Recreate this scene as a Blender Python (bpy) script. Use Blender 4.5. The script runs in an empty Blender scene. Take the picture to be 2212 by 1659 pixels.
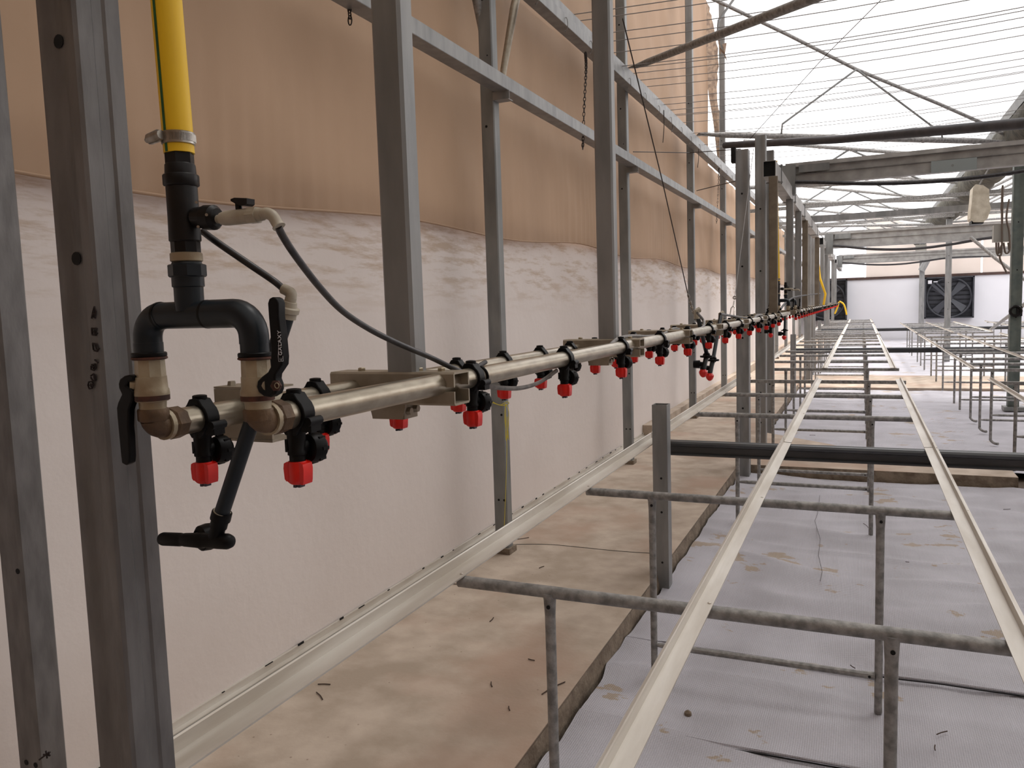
import bpy, math, random
from mathutils import Vector, Matrix, noise
random.seed(7)
PI = math.pi
sc = bpy.context.scene
COL = sc.collection
V = Vector

# ------------------------------------------------------------------ camera
F, PX, PY = 1710.0, 1106.0, 829.5
cy_ = V((1860 - PX, 645 - PY, F)).normalized()
cd_ = V((1680 - PX, 19000 - PY, F)).normalized()
cd_ = (cd_ - cy_ * cd_.dot(cy_)).normalized()
cu_ = -cd_
cx_ = cy_.cross(cu_).normalized()
# rows: camera right / down / forward in world axes
R0 = V((cx_[0], cy_[0], cu_[0])); R1 = V((cx_[1], cy_[1], cu_[1])); R2 = V((cx_[2], cy_[2], cu_[2]))
CAM = V((0, 0, 1.5))
cam = bpy.data.cameras.new('camera'); cam_o = bpy.data.objects.new('camera', cam); COL.objects.link(cam_o)
m = Matrix.Identity(4)
for i in range(3):
    m[i][0] = R0[i]; m[i][1] = -R1[i]; m[i][2] = -R2[i]; m[i][3] = CAM[i]
cam_o.matrix_world = m
cam.sensor_width = 36; cam.lens = F / 2212 * 36; cam.clip_start = .02; cam.clip_end = 200
sc.camera = cam_o

def at(px, py, x=None, y=None, z=None):
    """world point seen at a place of the photo, on the plane x=, y= or z="""
    d = R0 * (px - PX) + R1 * (py - PY) + R2 * F
    if x is not None: t = (x - CAM.x) / d.x
    elif y is not None: t = (y - CAM.y) / d.y
    else: t = (z - CAM.z) / d.z
    return CAM + d * t

# ------------------------------------------------------------------ world, sun, exposure
w = bpy.data.worlds.new('overcast_sky'); sc.world = w; w.use_nodes = True
bg = w.node_tree.nodes['Background']
bg.inputs[0].default_value = (1.0, .985, .98, 1); bg.inputs[1].default_value = 2.7
sun = bpy.data.lights.new('sun', 'SUN'); sun.energy = 7.0; sun.angle = .35; sun.color = (1, .97, .93)
so = bpy.data.objects.new('sun', sun); COL.objects.link(so)
so.rotation_euler = (math.radians(-20), math.radians(14), 0)
sc.view_settings.view_transform = 'Standard'; sc.view_settings.look = 'None'
sc.view_settings.exposure = 0.0; sc.view_settings.gamma = 1; sc.view_settings.use_curve_mapping = False

# ------------------------------------------------------------------ materials
def lin(c):
    return tuple(((v / 255) / 12.92 if v / 255 <= .04045 else (((v / 255) + .055) / 1.055) ** 2.4) for v in c) + (1,)

def mat(name, c1, c2=None, rough=.6, metal=0, scale=20, stretch=(1, 1, 1), bump=0, bscale=None, detail=4, contrast=(.35, .65), transl=0, spec=.5):
    M = bpy.data.materials.new(name); M.use_nodes = True
    nt = M.node_tree; N = nt.nodes; L = nt.links
    b = N['Principled BSDF']; b.inputs['Roughness'].default_value = rough; b.inputs['Metallic'].default_value = metal
    b.inputs['Specular IOR Level'].default_value = spec
    b.inputs['Base Color'].default_value = lin(c1)
    tc = N.new('ShaderNodeTexCoord'); mp = N.new('ShaderNodeMapping'); mp.inputs['Scale'].default_value = stretch
    L.new(tc.outputs['Object'], mp.inputs[0])
    if c2:
        n = N.new('ShaderNodeTexNoise'); n.inputs['Scale'].default_value = scale; n.inputs['Detail'].default_value = detail
        r = N.new('ShaderNodeValToRGB'); r.color_ramp.elements[0].position = contrast[0]; r.color_ramp.elements[1].position = contrast[1]
        r.color_ramp.elements[0].color = lin(c1); r.color_ramp.elements[1].color = lin(c2)
        L.new(mp.outputs[0], n.inputs['Vector']); L.new(n.outputs['Fac'], r.inputs[0]); L.new(r.outputs[0], b.inputs['Base Color'])
    if bump:
        n2 = N.new('ShaderNodeTexNoise'); n2.inputs['Scale'].default_value = bscale or scale; n2.inputs['Detail'].default_value = 5
        bp = N.new('ShaderNodeBump'); bp.inputs['Strength'].default_value = bump; bp.inputs['Distance'].default_value = .01
        L.new(mp.outputs[0], n2.inputs['Vector']); L.new(n2.outputs['Fac'], bp.inputs['Height']); L.new(bp.outputs[0], b.inputs['Normal'])
    if transl:
        t = N.new('ShaderNodeBsdfTranslucent'); mx = N.new('ShaderNodeMixShader'); mx.inputs[0].default_value = transl
        t.inputs[0].default_value = lin(c1)
        out = N['Material Output']; L.new(b.outputs[0], mx.inputs[1]); L.new(t.outputs[0], mx.inputs[2]); L.new(mx.outputs[0], out.inputs[0])
        if c2: L.new(r.outputs[0], t.inputs[0])
    return M

def film_mat(name, clear, col, spots=False):
    M = bpy.data.materials.new(name); M.use_nodes = True
    nt = M.node_tree; N = nt.nodes; L = nt.links; N.clear()
    out = N.new('ShaderNodeOutputMaterial'); tr = N.new('ShaderNodeBsdfTransparent'); tl = N.new('ShaderNodeBsdfTranslucent')
    df = N.new('ShaderNodeBsdfDiffuse'); a = N.new('ShaderNodeMixShader'); b = N.new('ShaderNodeMixShader')
    tl.inputs[0].default_value = lin(col); df.inputs[0].default_value = lin(col)
    a.inputs[0].default_value = .35; L.new(tl.outputs[0], a.inputs[1]); L.new(df.outputs[0], a.inputs[2])
    n = N.new('ShaderNodeTexNoise'); n.inputs['Scale'].default_value = .9; n.inputs['Detail'].default_value = 6
    tc = N.new('ShaderNodeTexCoord'); mp = N.new('ShaderNodeMapping'); mp.inputs['Scale'].default_value = (.4, 2, 1)
    mr = N.new('ShaderNodeMapRange'); mr.inputs['From Min'].default_value = .3; mr.inputs['From Max'].default_value = .7
    mr.inputs['To Min'].default_value = clear - .04; mr.inputs['To Max'].default_value = clear + .04
    L.new(tc.outputs['Object'], mp.inputs[0]); L.new(mp.outputs[0], n.inputs['Vector']); L.new(n.outputs['Fac'], mr.inputs[0])
    L.new(mr.outputs[0], b.inputs[0]); L.new(a.outputs[0], b.inputs[1]); L.new(tr.outputs[0], b.inputs[2]); L.new(b.outputs[0], out.inputs[0])
    return M

STEEL_L = mat('brightened_steel', (168, 166, 163), (142, 140, 137), .5, .2, 7, (1, 1, 1), .06, 60)  # steel lightened in colour to stand in for light on the beam fronts
BEAMD = mat('dark_tarnished_steel', (70, 71, 73), (88, 89, 90), .38, .6, 8, (.3, 1, 1))
NEARST = mat('dull_galvanised_steel', (98, 96, 95), (116, 114, 113), .5, .4, 30, (1, 1, .3), .08, 120)
STEEL = mat('galvanised_steel', (122, 123, 123), (144, 144, 143), .48, .38, 14, (1, 1, .25), .05, 90)
STEEL_D = mat('dark_galvanised_steel', (112, 114, 114), (134, 135, 133), .5, .3, 10, (1, 1, .3), .05, 90)
TUBE = mat('weathered_tube_steel', (116, 115, 113), (156, 154, 151), .62, .35, 40, (1, 1, 1), .15, 160)
ALU = mat('aluminium_profile', (205, 200, 192), (184, 176, 165), .42, .35, 6, (3, .4, 3), .03, 60)
PIPE = mat('nickel_boom_pipe', (172, 163, 146), (148, 138, 122), .3, .85, 60, (1, .4, 1), .03, 200)
BRKT = mat('cream_steel_bracket', (158, 148, 132), (142, 132, 116), .45, .55, 30)
BLACK = mat('black_plastic', (9, 9, 10), (14, 13, 13), .45, 0, 30, spec=.16)
BLACKD = mat('dusty_black_pipe', (15, 13, 13), (24, 20, 19), .42, 0, 40, spec=.22)
BLUEG = mat('blue_grey_plastic_pipe', (19, 26, 32), (27, 34, 40), .36, 0, 18, spec=.3)
BRASS = mat('dull_nickel_brass', (166, 155, 132), (140, 124, 100), .42, .3, 25, bump=.1, bscale=80)
BROWN = mat('tarnished_brown_brass', (104, 82, 60), (78, 60, 44), .55, .4, 40, bump=.15, bscale=120)
RUST = mat('rust_gasket', (84, 44, 28), (50, 28, 20), .8, 0, 90)
WHITEP = mat('white_plastic_fitting', (176, 168, 152), (150, 140, 122), .45, 0, 30)
YEL = mat('yellow_hose_rubber', (232, 188, 14), (214, 168, 10), .5, 0, 12, (1, 1, .2))
GRN = mat('green_stripe', (16, 84, 34), (12, 66, 26), .6, 0, 30)
RED = mat('red_nozzle_plastic', (220, 22, 6), (200, 16, 4), .38, 0, 30)
TIP = mat('slate_nozzle_tip', (46, 48, 62), None, .5)
CHROME = mat('worn_chrome', (170, 165, 158), (130, 124, 116), .3, .9, 60)
HOSEB = mat('black_rubber_tube', (26, 24, 26), (58, 54, 56), .4, 0, 60, contrast=(.45, .75))
HOSEG = mat('grey_dusty_tube', (86, 82, 80), (120, 115, 110), .5, 0, 50)
INK = mat('marker_ink', (26, 14, 14), None, .8)
HOLE = mat('dark_hole', (8, 7, 7), None, .9)
PAINT = mat('white_lettering', (200, 200, 205), None, .6)
TANW = mat('tan_curtain_film', (172, 143, 117), (158, 130, 105), .75, 0, 1.2, (1, 1, .6), .22, 7, transl=.05)
ROPE = mat('galvanised_wire', (136, 134, 132), None, .5, .3)
CABLE = mat('dark_steel_cable', (52, 44, 40), None, .5, .4)
CREAM = mat('cream_casing', (214, 206, 188), (188, 178, 158), .7, 0, 12, bump=.2)
DUST = mat('dusty_shade_cloth', (84, 80, 68), (50, 48, 40), .95, 0, 9, bump=.8, bscale=26)
DARKT = mat('dark_grey_painted_tube', (62, 63, 68), (74, 74, 79), .6, .1, 14)
YROPE = mat('yellow_twine', (206, 190, 66), None, .8)
FANM = mat('dark_fan_housing', (44, 46, 52), (56, 58, 64), .55, .2, 8)
FANB = mat('grey_fan_blade', (60, 62, 68), None, .5, .3)
GBOX = mat('grey_electric_box', (150, 148, 140), None, .6)
RUSTB = mat('rust_brown_rail', (74, 52, 44), (56, 40, 36), .75, 0, 12)
TWIG = mat('dry_twig', (60, 44, 34), None, .9)

def wall_material():
    M = mat('white_wall_film', (214, 205, 200), (204, 194, 188), .7, 0, .9, (1, 1, 1), .18, 22, transl=.02)
    nt = M.node_tree; N = nt.nodes; L = nt.links; b = N['Principled BSDF']
    tc = N.new('ShaderNodeTexCoord'); sp = N.new('ShaderNodeSeparateXYZ'); L.new(tc.outputs['Object'], sp.inputs[0])
    # dirty streaked band just beneath the curtain hem: slanted dust streaks
    mp = N.new('ShaderNodeMapping'); mp.inputs['Rotation'].default_value = (math.radians(-32), 0, 0); mp.inputs['Scale'].default_value = (1, 1.6, 11)
    L.new(tc.outputs['Object'], mp.inputs[0])
    n = N.new('ShaderNodeTexNoise'); n.inputs['Scale'].default_value = 1.7; n.inputs['Detail'].default_value = 8; n.inputs['Roughness'].default_value = .68
    L.new(mp.outputs[0], n.inputs['Vector'])
    z = N.new('ShaderNodeMapRange'); z.inputs['From Min'].default_value = 1.42; z.inputs['From Max'].default_value = 1.78; z.interpolation_type = 'SMOOTHSTEP'
    L.new(sp.outputs['Z'], z.inputs[0])
    r = N.new('ShaderNodeMapRange'); r.inputs['From Min'].default_value = .47; r.inputs['From Max'].default_value = .63
    L.new(n.outputs['Fac'], r.inputs[0])
    mu = N.new('ShaderNodeMath'); mu.operation = 'MULTIPLY'; L.new(z.outputs[0], mu.inputs[0]); L.new(r.outputs[0], mu.inputs[1])
    mu2 = N.new('ShaderNodeMath'); mu2.operation = 'MULTIPLY'; mu2.inputs[1].default_value = .72; L.new(mu.outputs[0], mu2.inputs[0])
    mix = N.new('ShaderNodeMix'); mix.data_type = 'RGBA'; src = b.inputs['Base Color'].links[0].from_socket
    L.new(mu2.outputs[0], mix.inputs['Factor']); L.new(src, mix.inputs['A']); mix.inputs['B'].default_value = lin((168, 140, 108))
    L.new(mix.outputs['Result'], b.inputs['Base Color'])
    return M
WALL = wall_material()

def concrete_material():
    M = mat('sandy_concrete', (178, 163, 148), (152, 137, 121), .85, 0, 5.5, (1, 1, 1), .12, 60, detail=8)
    nt = M.node_tree; N = nt.nodes; L = nt.links; b = N['Principled BSDF']; tc = N.new('ShaderNodeTexCoord')
    n = N.new('ShaderNodeTexNoise'); n.inputs['Scale'].default_value = 1.3; n.inputs['Detail'].default_value = 5
    L.new(tc.outputs['Object'], n.inputs['Vector'])
    r = N.new('ShaderNodeMapRange'); r.inputs['From Min'].default_value = .5; r.inputs['From Max'].default_value = .64; r.inputs['To Max'].default_value = .75
    L.new(n.outputs['Fac'], r.inputs[0])
    mix = N.new('ShaderNodeMix'); mix.data_type = 'RGBA'; src = b.inputs['Base Color'].links[0].from_socket
    L.new(r.outputs[0], mix.inputs['Factor']); L.new(src, mix.inputs['A']); mix.inputs['B'].default_value = lin((160, 134, 116))
    # fine specks
    v = N.new('ShaderNodeTexVoronoi'); v.inputs['Scale'].default_value = 14; L.new(tc.outputs['Object'], v.inputs['Vector'])
    r2 = N.new('ShaderNodeMapRange'); r2.inputs['From Min'].default_value = .07; r2.inputs['From Max'].default_value = .03; r2.inputs['To Max'].default_value = .6
    L.new(v.outputs['Distance'], r2.inputs[0])
    mix2 = N.new('ShaderNodeMix'); mix2.data_type = 'RGBA'; L.new(r2.outputs[0], mix2.inputs['Factor']); L.new(mix.outputs['Result'], mix2.inputs['A'])
    mix2.inputs['B'].default_value = lin((96, 76, 60)); L.new(mix2.outputs['Result'], b.inputs['Base Color'])
    return M
CONC = concrete_material()
KERB = mat('rough_kerb_concrete', (132, 118, 102), (98, 84, 70), .92, 0, 14, bump=.6, bscale=60)
SOIL = mat('dark_soil', (74, 60, 46), (56, 44, 34), .95, 0, 10, bump=.5)

def fabric_material(stain):
    M = mat('woven_ground_fabric', (174, 172, 179), (162, 160, 166), .8, 0, 3, (1, 1, 1), 0)
    nt = M.node_tree; N = nt.nodes; L = nt.links; b = N['Principled BSDF']; tc = N.new('ShaderNodeTexCoord')
    w1 = N.new('ShaderNodeTexWave'); w1.inputs['Scale'].default_value = 42; w1.bands_direction = 'X'; w1.inputs['Distortion'].default_value = .3
    w2 = N.new('ShaderNodeTexWave'); w2.inputs['Scale'].default_value = 42; w2.bands_direction = 'Y'; w2.inputs['Distortion'].default_value = .3
    for q in (w1, w2): L.new(tc.outputs['Object'], q.inputs['Vector'])
    mu = N.new('ShaderNodeMath'); mu.operation = 'ADD'; L.new(w1.outputs['Fac'], mu.inputs[0]); L.new(w2.outputs['Fac'], mu.inputs[1])
    bp = N.new('ShaderNodeBump'); bp.inputs['Strength'].default_value = .35; bp.inputs['Distance'].default_value = .004
    L.new(mu.outputs[0], bp.inputs['Height']); L.new(bp.outputs[0], b.inputs['Normal'])
    n = N.new('ShaderNodeTexNoise'); n.inputs['Scale'].default_value = 5.2; n.inputs['Detail'].default_value = 5; n.inputs['Roughness'].default_value = .6
    mp = N.new('ShaderNodeMapping'); mp.inputs['Scale'].default_value = (.8, 1.3, 1); mp.inputs['Location'].default_value = (stain, 0, 0)
    L.new(tc.outputs['Object'], mp.inputs[0]); L.new(mp.outputs[0], n.inputs['Vector'])
    n3 = N.new('ShaderNodeTexNoise'); n3.inputs['Scale'].default_value = 1.1; L.new(mp.outputs[0], n3.inputs['Vector'])
    ad = N.new('ShaderNodeMath'); ad.operation = 'ADD'; L.new(n.outputs['Fac'], ad.inputs[0])
    ml = N.new('ShaderNodeMath'); ml.operation = 'MULTIPLY'; ml.inputs[1].default_value = .8; L.new(n3.outputs['Fac'], ml.inputs[0]); L.new(ml.outputs[0], ad.inputs[1])
    r = N.new('ShaderNodeMapRange'); r.inputs['From Min'].default_value = 1.065; r.inputs['From Max'].default_value = 1.085; r.inputs['To Max'].default_value = .75
    L.new(ad.outputs[0], r.inputs[0])
    mix = N.new('ShaderNodeMix'); mix.data_type = 'RGBA'; src = b.inputs['Base Color'].links[0].from_socket
    L.new(r.outputs[0], mix.inputs['Factor']); L.new(src, mix.inputs['A']); mix.inputs['B'].default_value = lin((150, 132, 106))
    L.new(mix.outputs['Result'], b.inputs['Base Color'])
    return M
FABRIC = fabric_material(0)
FILM = film_mat('greenhouse_film', .72, (240, 238, 240))
FILM_DIM = film_mat('sun_dimming_roof_film', .10, (200, 199, 201))  # film made denser to hold back the sun over the middle
SHADE = film_mat('added_shade_screen', .10, (136, 134, 132))

# ------------------------------------------------------------------ mesh builder
class MB:
    def __init__(s): s.v = []; s.f = []; s.mi = []
    def add(s, vs, fs, mi=0):
        o = len(s.v); s.v += [tuple(q) for q in vs]
        for f in fs: s.f.append([o + i for i in f]); s.mi.append(mi)
        return s
    def box(s, a, b, mi=0):
        x0, y0, z0 = a; x1, y1, z1 = b
        vs = [(x0,y0,z0),(x1,y0,z0),(x1,y1,z0),(x0,y1,z0),(x0,y0,z1),(x1,y0,z1),(x1,y1,z1),(x0,y1,z1)]
        return s.add(vs, [(3,2,1,0),(4,5,6,7),(0,1,5,4),(1,2,6,5),(2,3,7,6),(3,0,4,7)], mi)
    def prism(s, prof, p, q, up=(0,0,1), mi=0, cap=True):
        """extrude a 2-D outline (u sideways, v up) from p to q"""
        p = V(p); q = V(q); d = (q - p).normalized(); up = V(up)
        u = d.cross(up).normalized(); v = u.cross(d).normalized()
        n = len(prof); vs = [p + u*a + v*b for a, b in prof] + [q + u*a + v*b for a, b in prof]
        fs = [(i, (i+1) % n, n + (i+1) % n, n + i) for i in range(n)]
        if cap: fs += [tuple(range(n-1, -1, -1)), tuple(range(n, 2*n))]
        return s.add(vs, fs, mi)
    def bar(s, p, q, w_, h_, up=(0,0,1), mi=0):
        a, b = w_/2, h_/2
        return s.prism([(-a,-b),(a,-b),(a,b),(-a,b)], p, q, up, mi)
    def hollow(s, p, q, w_, h_, t=.003, up=(0,0,1), mi=0):
        p = V(p); q = V(q); d = (q-p).normalized(); u = d.cross(V(up)).normalized(); v = u.cross(d).normalized()
        vs = []
        for c in (p, q):
            for (a, b) in ((w_/2, h_/2), (w_/2-t, h_/2-t)):
                vs += [c+u*sx*a+v*sz*b for sx, sz in ((-1,-1),(1,-1),(1,1),(-1,1))]
        fs = []
        for i in range(4):
            j = (i+1) % 4
            fs += [(i, j, 8+j, 8+i), (4+j, 4+i, 12+i, 12+j), (j, i, 4+i, 4+j), (8+i, 8+j, 12+j, 12+i)]
        return s.add(vs, fs, mi)
    def tube(s, pts, r, n=12, mi=0, cap=True, flat=None):
        pts = [V(p) for p in pts]; m_ = len(pts); rs = r if isinstance(r, (list, tuple)) else [r]*m_
        t = [(pts[min(i+1, m_-1)] - pts[max(i-1, 0)]).normalized() for i in range(m_)]
        ref = V((0,0,1)) if abs(t[0].z) < .9 else V((1,0,0))
        u = t[0].cross(ref).normalized(); vs = []
        for i in range(m_):
            u = (u - t[i]*u.dot(t[i])).normalized(); v = t[i].cross(u)
            fl = flat[i] if flat else 1
            for k in range(n):
                a = 2*PI*k/n; vs.append(pts[i] + u*math.cos(a)*rs[i] * (2-fl if flat else 1) + v*math.sin(a)*rs[i]*fl)
        fs = [(i*n+k, i*n+(k+1) % n, (i+1)*n+(k+1) % n, (i+1)*n+k) for i in range(m_-1) for k in range(n)]
        if cap: fs += [tuple(range(n-1, -1, -1)), tuple((m_-1)*n+k for k in range(n))]
        return s.add(vs, fs, mi)
    def lathe(s, prof, p, q, n=20, mi=0, hexa=()):
        """prof: (t, radius) with t = 0..1 between p and q, or distances when q is a direction of length 1"""
        p = V(p); q = V(q); d = q - p; dn = d.normalized()
        ref = V((0,0,1)) if abs(dn.z) < .9 else V((0,1,0))
        u = dn.cross(ref).normalized(); v = dn.cross(u); vs = []
        for t, r in prof:
            for k in range(n):
                a = 2*PI*k/n; vs.append(p + d*t + u*math.cos(a)*r + v*math.sin(a)*r)
        m_ = len(prof)
        fs = [(i*n+k, (i+1)*n+k, (i+1)*n+(k+1) % n, i*n+(k+1) % n) for i in range(m_-1) for k in range(n)]
        fs += [tuple(range(n)), tuple((m_-1)*n+k for k in range(n-1, -1, -1))]
        return s.add(vs, fs, mi)
    def ring(s, c, ax, r, r2, n=20, m_=8, mi=0):
        c = V(c); ax = V(ax).normalized(); ref = V((0,0,1)) if abs(ax.z) < .9 else V((1,0,0))
        u = ax.cross(ref).normalized(); v = ax.cross(u); vs = []
        for i in range(n):
            a = 2*PI*i/n; d = u*math.cos(a)+v*math.sin(a)
            for k in range(m_):
                b = 2*PI*k/m_; vs.append(c + d*(r + r2*math.cos(b)) + ax*r2*math.sin(b))
        fs = [(i*m_+k, ((i+1) % n)*m_+k, ((i+1) % n)*m_+(k+1) % m_, i*m_+(k+1) % m_) for i in range(n) for k in range(m_)]
        return s.add(vs, fs, mi)
    def disc(s, c, ax, r, n=12, mi=0, th=.0008):
        c = V(c); ax = V(ax).normalized()
        return s.lathe([(0, r), (1, r)], c, c + ax*th, n, mi)
    def build(s, name, mats, parent=None, smooth=35):
        me = bpy.data.meshes.new(name); me.from_pydata(s.v, [], s.f); me.validate(); 
        mats = mats if isinstance(mats, (list, tuple)) else [mats]
        for q in mats: me.materials.append(q)
        if len(mats) > 1 and len(me.polygons) == len(s.mi): me.polygons.foreach_set('material_index', s.mi)
        import bmesh
        bm = bmesh.new(); bm.from_mesh(me); bmesh.ops.recalc_face_normals(bm, faces=bm.faces); bm.to_mesh(me); bm.free()
        if smooth:
            me.shade_smooth(); me.set_sharp_from_angle(angle=math.radians(smooth))
        o = bpy.data.objects.new(name, me); COL.objects.link(o)
        if parent is not None:
            o.parent = parent; o.matrix_parent_inverse = Matrix.Translation(-parent.location)
        return o

def tag(o, label=None, cat=None, group=None, kind=None):
    if label: o['label'] = label
    if cat: o['category'] = cat
    if group: o['group'] = group
    if kind: o['kind'] = kind
    return o
def thing(name, loc, label, cat, group=None):
    o = bpy.data.objects.new(name, None); COL.objects.link(o); o.location = loc; o.empty_display_size = .05
    return tag(o, label, cat, group)
def solo(mb, name, mats, label, cat, group=None, kind=None, smooth=35):
    return tag(mb.build(name, mats, None, smooth), label, cat, group, kind)
def struct(mb, name, mats, label, smooth=35):
    o = mb.build(name, mats, None, smooth); o['kind'] = 'structure'; o['label'] = label; o['category'] = name.split('_')[0]; return o
def copy_tree(o, d, parent=None):
    c = o.copy(); COL.objects.link(c)
    if parent is not None: c.parent = parent; c.matrix_parent_inverse = o.matrix_parent_inverse.copy()
    else: c.location = o.location + V(d)
    for ch in [k for k in bpy.data.objects if k.parent == o]: copy_tree(ch, d, c)
    return c
def curve_pts(ps, n=8):
    """smooth path through the points"""
    ps = [V(p) for p in ps]; out = []
    for i in range(len(ps)-1):
        a, b, c, d = ps[max(i-1,0)], ps[i], ps[i+1], ps[min(i+2, len(ps)-1)]
        for k in range(n):
            t = k/n; out.append(.5*((2*b) + (c-a)*t + (2*a-5*b+4*c-d)*t*t + (3*b-a-3*c+d)*t**3))
    return out + [ps[-1]]
ORD = ['nearest', 'second', 'third', 'fourth', 'fifth', 'sixth', 'seventh', 'eighth', 'ninth', 'tenth', 'eleventh', 'twelfth']

# ------------------------------------------------------------------ setting
FL = .08                      # top of the concrete path; the ground fabric lies at 0
YW0, YW1 = -3.0, 32.0
mb = MB().box((-2.6, YW0, -.25), (-.975, YW1, FL)); struct(mb, 'floor', CONC, 'sandy concrete path along the left wall', 0)
def kerb_face(x0, y0, x1, y1, nrm, name, label):
    mb = MB(); n = 60; vs = []
    for i in range(n+1):
        t = i/n; x = x0+(x1-x0)*t; y = y0+(y1-y0)*t
        j = .006*noise.noise(V((x*6, y*6, 1)))
        vs += [(x+nrm[0]*(.004+j), y+nrm[1]*(.004+j), FL-.002), (x+nrm[0]*(.012+j), y+nrm[1]*(.012+j), .03), (x+nrm[0]*(.02-j), y+nrm[1]*(.02-j), -.085)]
    fs = [(3*i+k, 3*i+3+k, 3*i+4+k, 3*i+1+k) for i in range(n) for k in (0, 1)]
    mb.add(vs, fs); return struct(mb, name, KERB, label)
kerb_face(-.975, -1, -.975, 7.1, (1, 0), 'trim_1', 'rough concrete kerb face beside the ground fabric')
kerb_face(-.975, 8.9, -.975, 14.3, (1, 0), 'trim_2', 'rough kerb face of the path beyond the cross path')
mb = MB(); P = [(-.975,7.1),(1.13,7.1),(1.13,7.5),(.25,7.72),(-.3,8.35),(-.975,8.95)]; mb.add([(a, b, -.2) for a, b in P]+[(a, b, FL) for a, b in P], [(i, (i+1) % 6, 6+(i+1) % 6, 6+i) for i in range(6)]+[(5,4,3,2,1,0),(6,7,8,9,10,11)]); struct(mb, 'floor', CONC, 'narrow concrete cross strip beyond the first bench', 0)
kerb_face(-.975, 7.1, 1.13, 7.1, (0, -1), 'trim_3', 'dark kerb edge of the concrete cross strip')
mb = MB(); mb.box((-.975, 14.3, -.2), (12, 16.6, .03)); struct(mb, 'floor', CONC, 'second concrete cross path halfway down the house', 0)
mb = MB(); mb.box((-.975, YW0, -.35), (12, YW1, -.08)); struct(mb, 'floor', SOIL, 'dark soil under the ground fabric', 0)

def fabric(x0, x1, y0, y1, step, amp, name, label, edge=True):
    mb = MB(); nx = int((x1-x0)/step); ny = int((y1-y0)/step); vs = []
    for j in range(ny+1):
        for i in range(nx+1):
            y = y0+(y1-y0)*j/ny; t = i/nx
            xl = x0 + (.03*noise.noise(V((y*1.7, 3, 0))) + .012*noise.noise(V((y*6, 9, 0))) if edge else 0)
            x = xl + (x1-xl)*t
            a = noise.noise(V((x*1.6+y*.7, y*3.2, 5)))
            b = 1-abs(noise.noise(V((x*1.1-y*.35, y*2.6, 8))))*5
            z = amp*1.5*(.6*a + .5*max(b, 0)) + .004*noise.noise(V((x*9, y*9, 2)))
            if edge and t < .06: z += .022*(1-t/.06)
            vs.append((x, y, z - .012))
    fs = [(j*(nx+1)+i, j*(nx+1)+i+1, (j+1)*(nx+1)+i+1, (j+1)*(nx+1)+i) for j in range(ny) for i in range(nx)]
    mb.add(vs, fs); o = mb.build(name, FABRIC, None, 180); return tag(o, label, 'ground fabric', None, None)
fabric(-.945, 6, 3.35, 7.05, .035, .022, 'ground_fabric', 'crinkled grey woven fabric in front of the concrete cross strip')
fabric(-.945, 6, 2.62, 3.37, .035, .018, 'ground_fabric', 'grey woven fabric strip between the two folded seams')
fabric(-.945, 6, -1.5, 2.64, .035, .022, 'ground_fabric', 'mud spotted grey woven fabric nearest the camera')
fabric(-.945, 9, 7.75, 14.28, .06, .008, 'ground_fabric', 'grey woven fabric between the two concrete cross paths')
fabric(-.945, 9, 16.6, 31.9, .12, .02, 'ground_fabric', 'sunlit white woven fabric beyond the second cross path', False)
def seam(y, x0, x1, label):
    pts = []; n = 70
    for i in range(n+1):
        x = x0+(x1-x0)*i/n; pts.append((x, y+.014*noise.noise(V((x*2, y, 0)))+.02*(x-x0)/3, .006+.004*noise.noise(V((x*5, y, 3)))))
    mb = MB(); mb.tube(pts, .0055, 6); mb.tube([(a, b-.012, c-.004) for a, b, c in pts], .003, 5, 1)
    solo(mb, 'fabric_seam', [FABRIC, HOLE], label, 'seam')
seam(2.62, -.93, 3, 'folded fabric seam between the first and second bench frames')
seam(3.35, -.93, 3, 'folded fabric seam beside the square stub post')
pts = [at(a, b, z=.018) for a, b in ((1830,1025),(1822,1050),(1771,1070),(1766,1110),(1760,1125),(1772,1165),(1768,1200),(1776,1235),(1772,1255))]
solo(MB().tube(pts[2:], .0016, 5), 'thread', CABLE, 'thin dark thread lying on the grey fabric', 'thread')

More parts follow.
